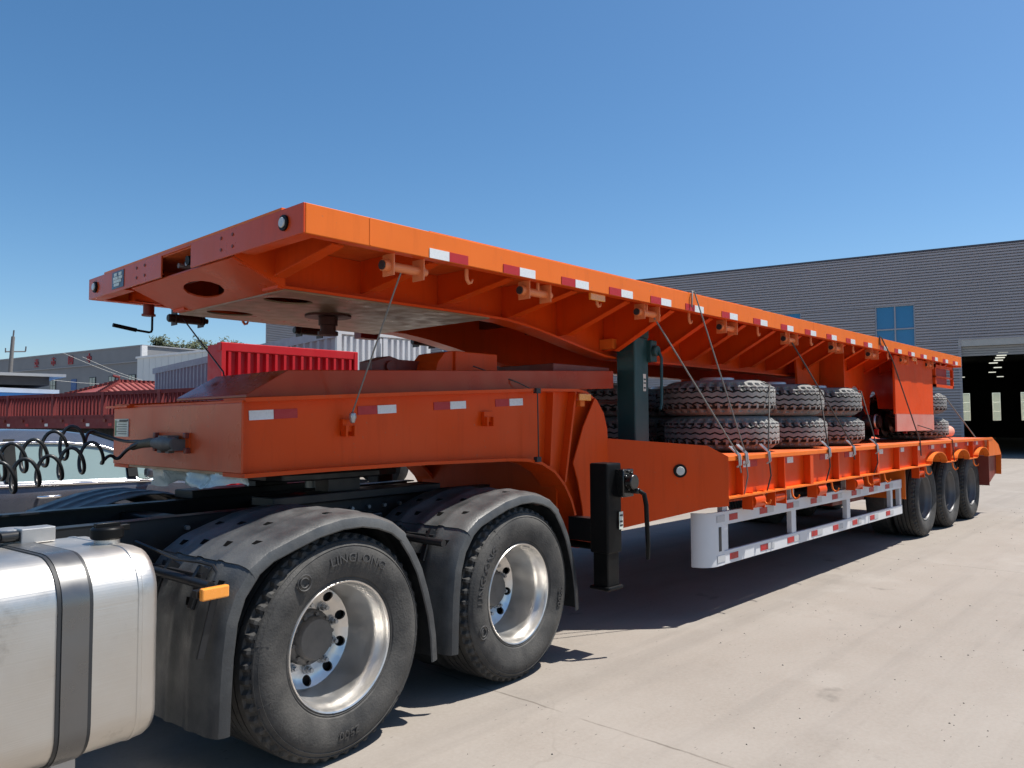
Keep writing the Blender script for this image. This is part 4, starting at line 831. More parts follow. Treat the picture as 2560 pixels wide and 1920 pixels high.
# loose axles on deck blocks
for i, (x, lb) in enumerate(((10.42, 'black trailer axle on the deck, next to the stacked spare wheels'), (11.62, 'black trailer axle on the deck, below the hanging side panel'))):
    t = thing('loose_axle', lb, 'axle', (x, 4.3, 1.256), 0, 'loose axles on the deck')
    part(MB().tube([(0, -1.05, .27), (0, 1.05, .27)], .075, 14).box((-.075, -.55, .20), (.075, .55, .34)), 'axle_beam', CHASSIS, t, smooth=40)
    for s_ in (-1, 1):
        part(MB().lathe([(.0, -.62), (.055, -.62), (.07, -.58), (.085, -.56), (.09, -.47), (.15, -.45), (.155, -.40), (.10, -.38), (.21, -.36), (.21, -.14), (.07, -.12)], 28, c=(0, -.38 if s_ < 0 else .38, .27), axis='y') if s_ < 0 else MB().lathe([(.0, 1.0), (.07, .98), (.09, .85), (.15, .83), (.155, .78), (.21, .74), (.21, .52), (.07, .5)], 28, c=(0, 0, .27), axis='y'), 'hub_and_drum', CHASSIS, t, smooth=35)
        part(MB().box((-.12, s_*.45-.06, 0), (.12, s_*.45+.06, .20)), 'deck_block', CHASSIS, t)
        part(MB().tube([(-.16, s_*.62, .36), (-.16, s_*.62, .46), (-.05, s_*.62, .50), (.12, s_*.62, .49)], .07, 12), 'brake_chamber', BLACK, t, smooth=40)
    o = MB(); o.lathe([(.092, -1.02), (.10, -1.005), (.092, -.99)], 24, c=(0, 0, .27), axis='y')
    part(o, 'hub_cap_ring', STEEL, t, smooth=40); part(MB().box((-.02, -1.02, .10), (.03, -.98, .17)), 'hub_tag', REFR, t)
    lf = MB()
    for k in range(6): lf.box((-.45+.05*k, -.50, .345+.018*k), (.45-.05*k, -.42, .360+.018*k))
    part(lf, 'leaf_spring', CHASSIS, t)
part(MB().box((4.6, 4.0, 1.26), (5.6, 5.4, 1.30)), 'x', CHASSIS) if False else None
single(MB().lathe([(.0, -.52), (.07, -.51), (.095, -.45), (.10, -.40), (.10, .40), (.095, .45), (.07, .51), (.0, .52)], 24, axis='x'), 'air_cylinder', mat('dusty_orange', (.62, .26, .17), .5, dust=.4, dustcol=(.55, .42, .36)), 'dusty pale orange air cylinder lying at the tail of the low-bed deck', 'cylinder', smooth=40, loc=(13.95, 3.42, 1.356))
single(MB().box((13.6, 5.1, 1.256), (14.3, 5.5, 1.42)), 'parts_crate', mat('crate_red', (.45, .03, .03), .5), 'small red steel parts crate at the tail of the low-bed deck', 'crate', bevel=.01)

# lashings
def strap(path, label, m=STRAP, r=.009, hook=None, group='lashing ropes between the trailers'):
    t = single(MB().tube(path, r*.72, 8), 'lashing_rope', m, label, 'rope', group, smooth=60)
    if hook:
        for h in hook:
            hb = MB()
            for dx in (-.014, .014): hb.tube([(h[0]+dx-.02, h[1]+.06, h[2]+.08), (h[0]+dx, h[1]-.008, h[2]+.012), (h[0]+dx+.004, h[1]-.012, h[2]-.06), (h[0]+dx+.004, h[1]+.01, h[2]-.08)], .007, 6)
            part(hb, 'edge_hook', STEEL, t, smooth=40)
    return t
DE = 2.792
strap([(4.83, 3.06, 2.30), (5.58, DE, 1.275), (5.62, DE-.004, 1.13)], 'grey lashing rope from a winch beside the teal leg to the wing plate', STRAPL, .0085, [(5.59, DE, 1.255)])
strap([(5.20, 2.955, 2.40), (5.215, 2.955, 2.52), (5.23, 2.97, 2.528), (5.245, 2.955, 2.52), (5.70, DE, 1.29), (5.74, DE-.002, 1.10), (5.74, 2.83, .93)], 'lashing rope hooked over the top of the upper orange side rail', STRAPL, .008, [(5.71, DE, 1.265)])
strap([(6.35, 3.55, 1.90), (6.62, 3.12, 1.905), (6.60, 2.985, 1.86), (6.12, DE, 1.28), (6.16, DE-.002, 1.08), (6.17, 2.84, .92)], 'lashing strap over the wheel stack beside the teal landing leg', STRAP, .009, [(6.12, DE, 1.262)], 'straps over the wheel stacks')
strap([(7.27, 3.06, 2.30), (8.09, DE, 1.28), (8.12, DE-.002, 1.14)], 'lashing rope from an upper winch crossing the second wheel stack', STRAP, .010, [(8.10, DE, 1.255)])
strap([(7.55, 3.55, 1.905), (7.75, 3.12, 1.905), (7.73, 2.98, 1.86), (7.43, DE, 1.28), (7.46, DE-.002, 1.10), (7.46, 2.84, .92)], 'lashing strap over the wheel stack in the middle of the near row', STRAP, .009, [(7.44, DE, 1.258)], 'straps over the wheel stacks')
strap([(8.75, 3.55, 1.905), (8.90, 3.12, 1.905), (8.93, 2.98, 1.86), (8.80, DE, 1.28), (8.83, DE-.002, 1.08), (8.83, 2.85, .92)], 'lashing strap over the wheel stack at the axle end', STRAP, .009, [(8.81, DE, 1.258)], 'straps over the wheel stacks')
strap([(9.55, 2.955, 2.42), (9.56, 2.96, 2.525), (9.60, 2.952, 2.51), (10.0, 2.96, 2.28), (10.42, DE, 1.28), (10.44, DE-.002, 1.1)], 'dark lashing rope over the rear part of the upper side rail', STRAP, .011)
strap([(10.9, 3.3, 1.60), (11.5, 2.95, 1.42), (11.95, DE, 1.27), (12.0, DE-.002, .98)], 'dark rope from the loose axle to the deck edge above the wheels', STRAP, .010)
strap([(12.55, 3.02, 1.90), (13.28, DE, 1.28)], 'pale lashing rope from the side-panel wheels to the tail of the deck', STRAPL, .011)
wirerope = strap([(2.47, 3.06, 2.30), (2.46, 3.07, 2.26), (2.475, 3.485, 1.58)], 'thin grey lashing wire from the front winch down to the neck lug', STRAPL, .006)
part(MB().lathe([(.0, .03), (.018, .02), (.022, .0), (.012, -.03), (.0, -.035)], 10, c=(2.475, 3.48, 1.56), axis='z'), 'wire_clamp', STEEL, wirerope, smooth=40)
strap([(2.43, 5.51, 2.30), (2.17, 4.35, 1.835), (2.165, 4.33, 1.81)], 'black lashing wire from the far front winch to the sloping beam nose', HOSE, .007)
neckrope = strap([(3.62, 3.72, 1.91), (3.85, 3.52, 1.80), (3.99, 3.465, 1.735), (3.995, 3.462, 1.28), (4.0, 3.49, 1.26)], 'dark rope from the stop bracket down round the orange neck', STRAP, .0065)
for z in (1.745, 1.275): part(MB().cbox((3.992, 3.47, z), (.045, .03, .035)), 'edge_protector', INK, neckrope)

# crumpled film hanging under the neck front
def film():
    mb = MB(); random.seed(3); nu, nv = 30, 6; vs = []
    for i in range(nu):
        f_ = i/(nu-1); y = 4.62-1.12*f_
        for j in range(nv):
            g_ = j/(nv-1); d = .075+.018*math.sin(f_*11+1)+.012*random.random()
            vs.append((1.875+.02*math.sin(f_*23)+(random.random()-.5)*.022+.05*g_*math.sin(f_*7), y+(random.random()-.5)*.02, 1.276-g_*d*(1.1-.35*f_)))
    return mb.add(vs, [(i*nv+j, i*nv+j+1, (i+1)*nv+j+1, (i+1)*nv+j) for i in range(nu-1) for j in range(nv-1)])
single(film(), 'plastic_film', FILM, 'crumpled milky plastic film hanging under the front of the orange neck', 'plastic film', smooth=60)
random.seed(11)

# coiled air lines from the cab to the neck couplings
def coil(p0, p1, turns, rad, ph, tail, label):
    p0 = Vector(p0); p1 = Vector(p1); d = (p1-p0).normalized(); u = d.cross(Vector((0, 0, 1))).normalized(); w_ = u.cross(d); pts = []
    N = int(turns*22)
    for i in range(N+1):
        f_ = i/N; a = ph+f_*turns*2*math.pi; sag = -.05*math.sin(f_*math.pi)
        pts.append(p0.lerp(p1, f_)+Vector((0, 0, sag))+(-u*math.cos(a)*.55+w_*math.sin(a))*rad*(1+.08*math.sin(f_*17)))
    tl = [pts[-3], pts[-1]]+[Vector(q) for q in tail]
    for _ in range(3):                                            # round the corners of the tail
        nw = [tl[0]]
        for p_, q_ in zip(tl, tl[1:]): nw += [p_.lerp(q_, .25), p_.lerp(q_, .75)]
        tl = nw+[tl[-1]]
    pts = pts[:-3]+tl
    return single(MB().tube(pts, .0095, 8), 'air_line', HOSE, label, 'hose', 'coiled air lines', smooth=60)
coil((.62, 4.02, 1.34), (1.52, 4.72, 1.455), 7.6, .080, .5, [(1.62, 4.90, 1.50), (1.70, 4.86, 1.46), (1.76, 4.72, 1.425), (1.78, 4.56, 1.43), (1.78, 4.42, 1.43)], 'black coiled air line whose tail rises past the rating plate')
coil((.66, 4.00, 1.29), (1.60, 4.62, 1.375), 7.4, .072, 2.4, [(1.66, 4.66, 1.36), (1.70, 4.66, 1.32), (1.73, 4.62, 1.38), (1.76, 4.52, 1.42), (1.78, 4.40, 1.425)], 'black coiled air line hanging lower, below the other coil')
single(MB().tube([(1.765, 4.62, 1.395), (1.775, 4.52, 1.415), (1.78, 4.40, 1.424), (1.78, 4.32, 1.425)], [.018, .024, .027, .026], 12), 'hose_sheath', SHEATH, 'brown wrapped hose sheath joined to the neck air coupling', 'hose', smooth=60)
# ================================================================ BACKGROUND YARD
# ---- parked sedan
SILVER = mat('silver_car_paint', (0.06, 0.07, 0.095), .25, metal=.3, coat=.6, var=.03, dust=.15)
CGLASS = mat('car_glass', (0.20, 0.27, 0.265), .05, coat=.8, var=.1, vscale=2, rvar=.03)
CHROME = mat('chrome', (.85, .85, .86), .12, metal=1, var=.03)
ca = thing('parked_car', 'silver grey sedan with chrome window trim parked behind the tractor', 'car', (2.35, 9.75, 0), R(-2))
def carbody():
    # sections along x (front of the car at +x): (x, z bottom, z belt, z top, half width belt, half width top)
    st = [(-2.3, .45, .80, .86, .70, .60), (-2.15, .35, .90, .97, .86, .72), (-1.7, .30, .92, 1.02, .90, .76), (-1.3, .30, .92, 1.06, .91, .78), (1.05, .30, .90, .99, .91, .80), (1.6, .30, .86, .94, .91, .78), (2.1, .30, .78, .84, .88, .70), (2.4, .38, .66, .70, .72, .55)]
    mb = MB(); L = []
    for x, z0, zb, zt, wb, wt in st: L.append([(x, -wb*.93, z0), (x, -wb, z0+.15), (x, -wb, zb-.12), (x, -wb+.02, zb), (x, -wt, zt), (x, wt, zt), (x, wb-.02, zb), (x, wb, zb-.12), (x, wb, z0+.15), (x, wb*.93, z0)])
    n = 10; vs = [p for l_ in L for p in l_]
    fs = [(j*n+i, j*n+(i+1) % n, (j+1)*n+(i+1) % n, (j+1)*n+i) for j in range(len(L)-1) for i in range(n)]+[tuple(range(n)), tuple(range((len(L)-1)*n, len(L)*n))]
    return mb.add(vs, fs)
part(carbody(), 'car_body', SILVER, ca, smooth=40)
RF = [(-1.75, 1.02), (-1.35, 1.22), (-.95, 1.385), (-.45, 1.465), (.0, 1.490), (.45, 1.478), (.80, 1.43), (1.15, 1.30), (1.70, .99)]
def roofshell():
    mb = MB(); vs = []; n = 7
    for x, z in RF:
        wz = .80-.20*max(0, (z-.95)/.54)
        for q in (-1.06, -.8, -.4, 0, .4, .8, 1.06): vs.append((x, q*wz, z-(.05*abs(q)**3 if abs(q) < 1 else .15)))
    return mb.add(vs, [(i*n+j, i*n+j+1, (i+1)*n+j+1, (i+1)*n+j) for i in range(len(RF)-1) for j in range(n-1)])
part(roofshell(), 'roof', SILVER, ca, smooth=60)
def sideglass(sgn, x0, x1, name, m):
    tops = [(x, z-.15) for x, z in RF if x0 < x < x1]
    def at(x):
        for (a, za), (b_, zb) in zip(RF, RF[1:]):
            if a <= x <= b_: return za+(zb-za)*(x-a)/(b_-a)-.15
    tops = [(x0, at(x0))]+tops+[(x1, at(x1))]; vs = []
    def P(x, z, o=0): f_ = max(0, (z-.92)/.50); return (x, sgn*(.855-.20*f_+o), z)
    n = len(tops); vs = [P(x, .93) for x, z in tops]+[P(x, max(z, .935)) for x, z in tops]+[P(x, .93, -.02) for x, z in tops]+[P(x, max(z, .935), -.02) for x, z in tops]
    fs = []
    for i in range(n-1): fs += [(i, i+1, n+i+1, n+i), (2*n+i, 3*n+i, 3*n+i+1, 2*n+i+1), (n+i, n+i+1, 3*n+i+1, 3*n+i)]
    return part(MB().add(vs, fs), name, m, ca, smooth=40)
for s_ in (-1, 1):
    sideglass(s_, -1.25, -.12, 'side_window', CGLASS); sideglass(s_, -.02, 1.02, 'side_window', CGLASS); sideglass(s_, 1.14, 1.42, 'quarter_window', CGLASS)
    tri = []
    for x, z in RF[1:-1]: f_ = max(0, (z-.14-.92)/.50); tri.append((x, s_*(.866-.20*f_), max(.95, z-.138)))
    part(MB().tube(tri, .016, 8), 'window_trim', CHROME, ca, smooth=60)
    part(MB().tube([(-1.5, s_*.885, .925), (0, s_*.905, .925), (1.5, s_*.885, .905)], .016, 8), 'belt_trim', CHROME, ca, smooth=60)
    for x in (-.95, .15): part(MB().tube([(x, s_*.915, .80), (x+.03, s_*.95, .80), (x+.17, s_*.95, .80), (x+.20, s_*.915, .80)], .014, 8), 'door_handle', CHROME, ca, smooth=60)
    for x in (-.07, 1.08): part(MB().cbox((x, s_*.77, 1.17), (.10, .02, .46), (s_*.40, 0, 0)), 'window_pillar', BLACK, ca)
    part(MB().tube([(1.62, s_*.79, .96), (1.32, s_*.745, 1.16), (1.05, s_*.66, 1.31)], [.05, .045, .04], 8), 'front_pillar', SILVER, ca, smooth=50)
    part(MB().cbox((1.22, s_*.96, 1.0), (.10, .14, .11)), 'door_mirror', SILVER, ca, bevel=.03)
    for x in (-1.45, 1.45):
        wm = MB().lathe([(.20, -.10), (.31, -.10), (.33, -.07), (.33, .07), (.31, .10), (.20, .10)], 40, c=(x, s_*.82, .33)); w_ = part(wm, 'wheel', RUBBER, ca, smooth=40); part(MB().lathe([(.0, -.09), (.2, -.10), (.2, .10), (.0, .09)], 24, c=(x, s_*.82, .33)), 'rim', STEEL, w_, smooth=40)
for (a, b_, nm_) in ((7, 8, 'windscreen'), (0, 1, 'rear_window')):
    (x0, z0), (x1, z1) = RF[a], RF[b_]
    part(MB().add([(x0, -.60, z0+.006), (x0, .60, z0+.006), (x1, .68, z1+.006), (x1, -.68, z1+.006), (x0, -.60, z0-.01), (x0, .60, z0-.01), (x1, .68, z1-.01), (x1, -.68, z1-.01)], [(0, 1, 2, 3), (7, 6, 5, 4), (0, 4, 5, 1), (1, 5, 6, 2), (2, 6, 7, 3), (3, 7, 4, 0)]), nm_, CGLASS, ca)
for s_ in (-1, 1): part(MB().cbox((2.28, s_*.55, .66), (.16, .36, .10), (0, .3, s_*-.3)), 'headlight', LENSM, ca, bevel=.02); part(MB().cbox((-2.22, s_*.55, .78), (.10, .34, .12)), 'tail_light', REFR, ca, bevel=.02)

# ---- maroon stake-sided trailer
MAR = mat('maroon_paint', (0.11, 0.008, 0.012), .5, var=.15, spec=.2, dust=.08, dustcol=(.2, .1, .1)); MARL = mat('faded_maroon', (0.17, 0.032, 0.034), .6, var=.25, spec=.2, dust=.15, dustcol=(.26, .14, .13))
st = thing('stake_trailer', 'maroon stake-sided trailer with slatted side gates parked beyond the sedan', 'trailer', (9.05, 18.0, 0), math.atan2(.976, -.217))
SLn = 15.0
part(MB().box((0, -2.4, 1.44), (SLn, 0, 1.52)).box((0, -.06, 1.44), (SLn, .02, 1.76)), 'bed', MARL, st, bevel=.01)
part(MB().box((0, -.055, 2.36), (SLn, .035, 2.46)), 'top_rail', MAR, st); part(MB().box((0, -.05, 1.76), (SLn, .03, 1.82)), 'bottom_rail', MARL, st)
part(MB().box((0, -.5, 1.8), (SLn, -.44, 2.44)), 'inner_lining', MAR, st)
for i in range(7): part(MB().box((i*2.48, -.06, 1.76), (i*2.48+.12, .05, 2.46)), 'gate_post', MARL, st)
BAR = MB().box((0, -.03, 1.82), (.025, .02, 2.36)).mesh('gate_bar', MARL)
for i in range(6):
    for k in range(13): part(BAR, 'gate_bar', None, st, loc=(i*2.48+.26+k*.172, 0, 0))
for i in range(14): part(MB().box((.4+i*1.05, .021, 1.50), (.4+i*1.05+.16, .026, 1.58)), 'reflector_strip', REFW if i % 2 else REFR, st); part(MB().cbox((.7+i*1.05, .04, 1.66), (.10, .05, .08)), 'latch', PRIMER, st)
for x in (9.5, 10.8, 12.1):
    for y in (-.1, -2.1): part(MB().lathe([(.0, -.14), (.3, -.14), (.5, -.12), (.52, 0), (.5, .12), (.3, .14), (.0, .14)], 32, c=(x, y-.1, .52)), 'wheel', RUBBER, st, smooth=40)
for y in (-.6, -1.8): part(MB().box((.2, y-.06, 1.0), (SLn, y+.06, 1.44)), 'frame_beam', BLACK, st)
for y in (-.5, -1.9): part(MB().box((2.4, y-.07, 0), (2.55, y+.07, 1.44)), 'landing_leg', BLACK, st)

# ---- bright red steel bin seen end-on
RED = mat('bright_red_paint', (0.46, 0.008, 0.014), .45, spec=.2, coat=.05, var=.08, dust=.05)
rd = thing('steel_bin', 'tall bright red ribbed steel bin standing behind the trailers', 'bin', (7.0, 11.62, 0), R(-1))
XA, XB, ZT, ZB, DB = -1.24, 1.28, 2.81, .12, .46
part(MB().box((XA, 0, ZB), (XB, .05, ZT)).box((XA, .05, ZB), (XA+.05, DB, ZT)).box((XB-.05, .05, ZB), (XB, DB, ZT)).box((XA+.05, DB-.05, ZB), (XB-.05, DB, ZT)).box((XA+.05, .05, ZB), (XB-.05, DB-.05, ZB+.05)), 'bin_shell', RED, rd)
part(MB().box((XA-.03, -.07, ZT-.12), (XB+.03, .08, ZT+.02)), 'top_rim', RED, rd, bevel=.01)
for i in range(15): part(MB().prism([(XA+.10+i*.162, -.065), (XA+.145+i*.162, -.065), (XA+.165+i*.162, 0), (XA+.08+i*.162, 0)], 'xy', ZB+.1, ZT-.12), 'rib', RED, rd)
for x in (XA-.02, XB-.05): part(MB().box((x, -.08, ZB), (x+.07, 0, ZT)), 'corner_post', RED, rd)
for x in (-1.0, 1.0): part(MB().box((x-.06, -.02, 0), (x+.06, DB, ZB)), 'skid', BLACK, rd)

# ---- long white ribbed cargo trailer, shaded side and lit doors
WCAR = mat('white_cargo_paint', (0.62, 0.62, 0.62), .45, var=.06, dust=.15); WSHADE = mat('shaded_white_side', (0.27, 0.25, 0.30), .5, var=.08, dust=.1)  # mauve side: shade on the white body put into its colour
wt = thing('cargo_trailer', 'long white ribbed cargo trailer, lit door end behind the red steel bin', 'trailer', (11.43, 14.8, 0), R(-8.5))
XA, XB, ZT, ZB, LW = -1.25, 1.25, 3.74, 1.30, 16.0
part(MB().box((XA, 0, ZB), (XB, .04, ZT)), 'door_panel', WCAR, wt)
part(MB().box((XA, .04, ZB), (XA+.04, LW, ZT)).box((XB-.04, .04, ZB), (XB, LW, ZT)).box((XA, LW-.04, ZB), (XB, LW, ZT)).box((XA, .04, ZB), (XB, LW, ZB+.06)), 'body_shell', WSHADE, wt)
for lo_, hi_ in (((XA-.02, -.07, ZT-.14), (XB+.02, .03, ZT)), ((XA-.02, -.07, ZB), (XA+.10, .03, ZT-.14)), ((XB-.10, -.07, ZB), (XB+.02, .03, ZT-.14)), ((-.06, -.06, ZB), (.06, .02, ZT-.14))): part(MB().box(lo_, hi_), 'door_frame', WCAR, wt, bevel=.006)
for i in range(14):
    x = XA+.17+i*.155
    if abs(x+.04) < .10: continue
    part(MB().prism([(x, -.06), (x+.06, -.06), (x+.085, 0), (x-.025, 0)], 'xy', ZB+.1, ZT-.18), 'door_rib', WCAR, wt)
part(MB().tube([(-.16, -.09, ZB), (-.16, -.09, ZT-.3)], .018, 8).cbox((-.16, -.09, 3.0), (.05, .05, .16)), 'lock_rod', STEEL, wt, smooth=40)
part(MB().box((XA-.09, 0, ZT-.22), (XA, LW, ZT)), 'side_top_rail', WSHADE, wt)
RIBS = MB().prism([(XA-.075, 0), (XA-.075, .12), (XA, .17), (XA, -.05)], 'xy', ZB+.1, ZT-.22).mesh('side_rib', WSHADE)
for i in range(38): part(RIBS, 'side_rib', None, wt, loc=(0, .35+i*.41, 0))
for x in (-.45, .45): part(MB().box((x-.06, .2, .8), (x+.06, LW, ZB)), 'frame_beam', BLACK, wt)
for y in (1.2, 2.5, 3.8, 14.0):
    for x in (-1.0, 1.0): part(MB().lathe([(.0, -.14), (.3, -.14), (.5, -.12), (.52, 0), (.5, .12), (.3, .14), (.0, .14)], 32, c=(x, y, .52), axis='x'), 'wheel', RUBBER, wt, smooth=40)

# ---- grey works building with red signs
GB = mat('grey_render', (0.20, 0.205, 0.215), .7, var=.05, vscale=.3); GB2 = mat('grey_render_light', (0.27, 0.275, 0.29), .7, var=.05)
SIGNR = mat('sign_red', (0.36, 0.02, 0.03), .5); WFR = mat('window_frame_dark', (.03, .03, .035), .5); WGL = mat('pale_glass', (.30, .32, .28), .15, var=.2, vscale=2); WBL = mat('blue_shutter', (.02, .08, .25), .5)
gb = thing('works_building', 'long grey works building with four red rooftop signs on its front', 'building', (31.3, 79.7, 0), math.atan2(.976, -.165))
GH, GL = 9.5, 62.0
part(MB().box((0, -16, 0), (GL, 0, 8.0)), 'wall', GB, gb); part(MB().box((0, -16.0, 8.0), (GL, .10, GH)), 'upper_wall', GB, gb)
part(MB().box((0, .0, 7.92), (GL, .16, 8.04)), 'string_course', GB2, gb); part(MB().box((-.12, -16, GH), (GL, .18, GH+.12)), 'parapet', GB2, gb); part(MB().box((-.25, -.3, 7.3), (0, .3, GH)), 'corner_fin', mat('fin_white', (.6, .6, .6), .5), gb)
for i, sx in enumerate((1.2, 4.9, 8.7, 12.6, 17.0, 21.5, 26)):
    if i == 3: part(MB().box((sx, 0, 5.4), (sx+1.1, .06, 6.6)), 'window', WBL, gb); continue
    w_ = part(MB().box((sx, 0, 5.35), (sx+1.25, .07, 6.68)), 'window', WFR, gb)
    for a in (0, 1):
        for b_ in (0, 1): part(MB().box((sx+.08+a*.58, .07, 5.42+b_*.63), (sx+.54+a*.58, .09, 5.98+b_*.63)), 'pane', WGL, w_)
def sign(x, strokes):
    mb = MB()
    for (a, b_, c, d) in strokes: mb.box((x-a*.75, .12, 8.28+b_*.5), (x-a*.75+c*.75, .20, 8.28+(b_+d)*.5))
    part(mb, 'sign_character', SIGNR, gb)
sign(9.4, [(-.1, .5, 1.2, .16), (-.1, 1.2, 1.2, .16), (-.1, .5, .16, .86), (-.95, .5, .16, .86), (-.52, 0, .18, 2.0)])
sign(13.2, [(0, 0, 1.3, .2), (0, 1.6, 1.3, .2), (0, 0, .18, 1.8), (-1.12, 0, .18, 1.8), (-.25, .4, .8, .18), (-.25, .8, .8, .18), (-.25, 1.2, .8, .18), (-.58, .4, .16, 1.0)])
sign(17.0, [(0, 1.5, 1.2, .16), (-.5, 0, .16, 1.9), (0, .9, 1.2, .14), (0, .3, 1.2, .14), (-.1, .3, .14, .7), (-1.0, .3, .14, .7)])
sign(20.8, [(-.5, 0, .18, 1.9), (0, 1.6, 1.2, .14), (.0, 1.1, 1.2, .14), (0, .6, 1.2, .14), (-.15, .6, .14, .64), (-.95, .6, .14, .64), (-.1, 0, 1.2, .16)])
# ---- white sheet wall building
wb = thing('white_shed', 'white sheet-clad shed with treetops showing over its roof', 'building', (29.6, 53.6, 0), math.atan2(.976, -.125))
WS = mat('white_sheet', (.58, .60, .60), .5, var=.05, vscale=.5)
part(MB().box((0, -10, 0), (17.5, 0, 7.45)), 'wall', WS, wb); part(MB().box((-.1, -10.1, 7.45), (17.6, .12, 7.62)), 'roof_trim', mat('trim_white', (.7, .7, .7), .5), wb)
for i in range(17): part(MB().box((.5+i, 0, 0), (.53+i, .02, 7.45)), 'sheet_seam', WS, wb)
# ---- small house with red tiled roof
TILE = mat('red_tile', (.22, .035, .03), .6, var=.2, dust=.2); TILED = mat('dark_red_tile', (.17, .028, .025), .6, var=.2)
ho = thing('tiled_house', 'small house with a hipped red tiled roof behind the maroon stake trailer', 'house', (14.6, 38.5, 0), R(8))
part(MB().box((-3.4, -2.6, 0), (4.6, 2.6, 2.35)), 'wall', mat('house_wall', (.55, .50, .46), .8), ho)
hp = [(-4.0, -3.2, 2.3), (5.2, -3.2, 2.3), (5.2, 3.2, 2.3), (-4.0, 3.2, 2.3), (-.6, 0, 3.58), (1.9, 0, 3.58)]
rfh = part(MB().add(hp, [(0, 1, 5, 4), (1, 2, 5), (2, 3, 4, 5), (3, 0, 4), (3, 2, 1, 0)]), 'roof', TILE, ho)
rid = MB()
for a, b_ in ((4, 5), (0, 4), (1, 5), (2, 5), (3, 4)):
    pa, pb = Vector(hp[a]), Vector(hp[b_]); n = int((pb-pa).length/.22)
    for i in range(n): p = pa.lerp(pb, (i+.5)/n); rid.cbox((p.x, p.y, p.z+.05), (.16, .16, .13), (0, 0, .5))
part(rid, 'ridge_tiles', TILED, rfh, kind='stuff')
for i in range(30):
    f_ = i/29.0; x = -3.9+9.0*f_; xt = max(-.6, min(1.9, x)); k = min(1, (x+4.0)/3.4, (5.2-x)/3.3)
    if k > .08: part(MB().tube([(x, -3.2, 2.33), (x, -3.2+3.2*k, 2.33+1.26*k)], .05, 6), 'tile_course', TILED, rfh)
part(MB().box((.2, -2.5, 2.55), (1.9, -1.9, 3.05)), 'dormer', mat('dormer_white', (.7, .66, .66), .6), rfh); part(MB().box((3.3, -2.9, 2.4), (4.6, -2.3, 2.85)), 'dormer', mat('dormer_white', (.7, .66, .66), .6), rfh)
part(MB().tube([(4.0, -1.2, 2.9), (4.0, -1.2, 3.45), (4.2, -1.2, 3.6)], .05, 6), 'vent_pipe', STEEL, rfh); part(MB().tube([(-.6, 0, 3.6), (-.6, 0, 3.8), (-.9, 0, 3.86)], .06, 6), 'ridge_ornament', TILED, rfh)
# ---- blue canopy shed
cs = thing('blue_canopy', 'low shed with blue and white sheet canopy behind the maroon stake trailer', 'shed', (8.2, 33.0, 0), R(-6))
part(MB().prism([(-6, 2.72), (2.6, 2.62), (2.6, 2.45), (-6, 2.52)], 'xz', -2.5, 2.5), 'canopy', mat('canopy_blue', (.03, .16, .42), .45), cs); part(MB().prism([(-6, 2.98), (1.2, 2.80), (1.2, 2.66), (-6, 2.74)], 'xz', -2.2, 2.5), 'upper_canopy', mat('canopy_white', (.62, .62, .60), .5), cs)
part(MB().box((-6, -1.5, 2.98), (1.0, 2.4, 3.30)), 'dark_cabin', mat('cabin_dark', (.03, .03, .035), .6), cs); part(MB().box((-6.2, -1.7, 3.30), (1.5, 2.6, 3.40)), 'cabin_roof', mat('cabin_roof', (.35, .36, .36), .6), cs)
for x in (-5.5, -2, 2.2):
    for y in (-2.3, 2.3): part(MB().box((x-.06, y-.06, 0), (x+.06, y+.06, 2.5)), 'post', STEEL, cs)
part(MB().box((-6, -2.3, .9), (2.5, 2.3, 2.3)), 'stored_sheets', mat('sheets_grey', (.30, .31, .33), .7), cs) ; part(MB().box((-6, -2.3, 0), (2.5, 2.3, .9)), 'plinth', mat('plinth_grey', (.20, .20, .21), .8, var=.15), cs)
# ---- power pole and wires
pp = thing('power_pole', 'leaning concrete power pole with crossarm and a small lamp', 'pole', (11.9, 48.5, 0), 0, None)
PC = mat('pole_concrete', (.16, .155, .15), .8, var=.15)
part(MB().tube([(0, 0, 0), (.10, 0, 3.5), (.24, 0, 6.4)], [.14, .12, .09], 14), 'pole_shaft', PC, pp, smooth=50)
part(MB().tube([(.24, 0, 6.3), (.27, 0, 6.75)], .04, 8).tube([(-.10, 0, 5.55), (.85, 0, 5.62)], .035, 8).tube([(.85, 0, 5.62), (.87, 0, 5.90)], .035, 8).tube([(-.10, 0, 5.5), (-.10, 0, 5.75)], .03, 8), 'crossarm', mat('arm_steel', (.10, .10, .11), .6), pp)
part(MB().tube([(.05, 0, 2.95), (.45, 0, 3.0)], .03, 6).lathe([(.0, .0), (.12, .03), (.14, .10), (.0, .16)], 12, c=(.52, 0, 2.96), axis='z'), 'lamp', mat('lamp_white', (.7, .7, .68), .4), pp, smooth=40)
WIRE = mat('wire_pale', (.34, .34, .33), .6)
for i, (a, b_, lb) in enumerate((((12.1, 48.5, 4.3), (34, 70, 7.2), 'pale overhead wire running from the power pole across the grey works building'), ((20, 62, 6.6), (31, 60, 4.9), 'pale overhead wire dipping towards the white shed'), ((19, 63, 6.9), (31, 58, 4.4), 'lower pale overhead wire near the white shed'))):
    p, q = Vector(a), Vector(b_); single(MB().tube([p.lerp(q, t)-Vector((0, 0, 1.1*math.sin(math.pi*t))) for t in lin(0, 1, 14)], .016, 5), 'overhead_wire', WIRE, lb, 'wire', 'overhead wires')
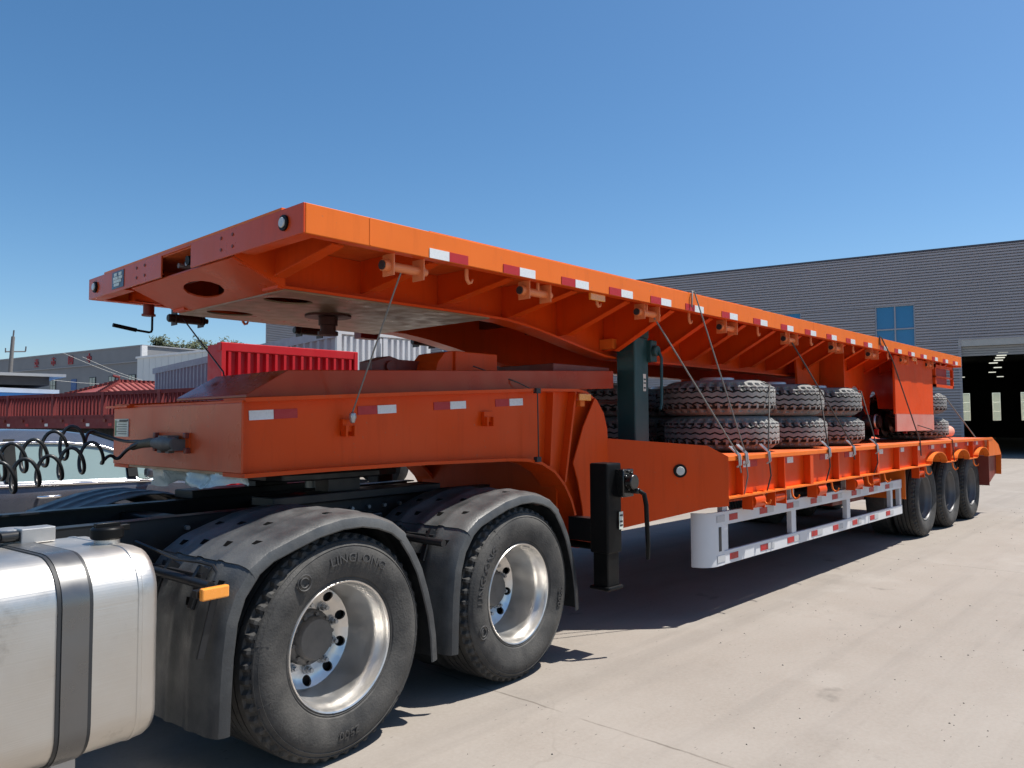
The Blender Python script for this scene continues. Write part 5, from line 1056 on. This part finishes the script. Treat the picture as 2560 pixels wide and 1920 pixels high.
# ---- distant treetops
def leafmat():
    m = mat('far_leaves', (.060, .075, .035), .8, var=.45, vscale=.9); return m
LM = leafmat(); TRK = mat('far_trunk', (.10, .085, .07), .9)
random.seed(21)
for i, (X, Y, h, w_, lb) in enumerate(((35.0, 84.5, 10.6, 1.3, 'slim dark treetop just right of the grey works building'), (36.2, 84.0, 10.2, 1.0, 'small treetop second along the white shed roof'), (37.4, 84.0, 10.3, 1.1, 'low treetop third along the white shed roof'), (38.3, 83.0, 11.0, 1.3, 'tallest leafy treetop above the white shed roof'), (39.6, 83.0, 10.7, 1.2, 'dense treetop beside the tallest one over the white shed'), (40.6, 83.0, 10.7, 1.3, 'broad leafy treetop above the middle of the white shed'), (42.2, 82.5, 10.6, 1.2, 'treetop behind the black lashing wire above the white shed'), (43.2, 82.0, 10.2, .9, 'small sparse treetop towards the red steel bin'), (44.6, 82.0, 10.35, 1.2, 'rounded treetop near the red steel bin'), (46.6, 82, 10.2, .9, 'little treetop closest to the red steel bin'))):
    t = thing('tree', lb, 'tree', (X, Y, 0), 0, 'treetops behind the white shed')
    tk_ = MB().tube([(0, 0, 0), (.1, 0, h*.45), (0, .05, h*.8)], [.16, .11, .05], 8)
    for k in range(7): a = k*2.4; tk_.tube([(0, 0, h*(.5+.05*k)), (math.cos(a)*w_*.6, math.sin(a)*w_*.6, h*(.62+.05*k))], [.04, .015], 5)
    part(tk_, 'trunk', TRK, t, smooth=50)
    cr_ = MB(); vs = []; fs = []
    cl_ = [(random.gauss(0, w_*.45), random.gauss(0, w_*.45), h*(.62+.38*random.random()), .35+.35*random.random()) for _ in range(16)]
    for k in range(1300):
        c = random.choice(cl_); p = Vector((c[0], c[1], c[2]))+Vector((random.gauss(0, 1), random.gauss(0, 1), random.gauss(0, 1)))*c[3]*.5
        u = Vector((random.gauss(0, 1), random.gauss(0, 1), random.gauss(0, 1))).normalized(); w2 = u.orthogonal().normalized(); s_ = .11+.08*random.random(); o_ = len(vs)
        vs += [p+u*s_*1.5, p+w2*s_*.6, p-u*s_*1.5, p-w2*s_*.6]; fs.append((o_, o_+1, o_+2, o_+3))
    part(cr_.add(vs, fs), 'crown', LM, t)
# ---- grit on the concrete
random.seed(5); pb = MB()
for k in range(420):
    x = random.uniform(2.5, 16); y = random.uniform(-2, 2.9)*1.0; r = random.uniform(.002, .006)*(1+x*.05)
    pb.add([(x+r, y, 0), (x, y+r, 0), (x-r, y, 0), (x, y-r, 0), (x, y, r*.9)], [(0, 1, 4), (1, 2, 4), (2, 3, 4), (3, 0, 4), (3, 2, 1, 0)])
go = part(pb, 'grit', mat('grit_dark', (.06, .055, .05), .9)); go['kind'] = 'stuff'; go['label'] = 'dark grit scattered over the pale concrete'; go['category'] = 'grit'
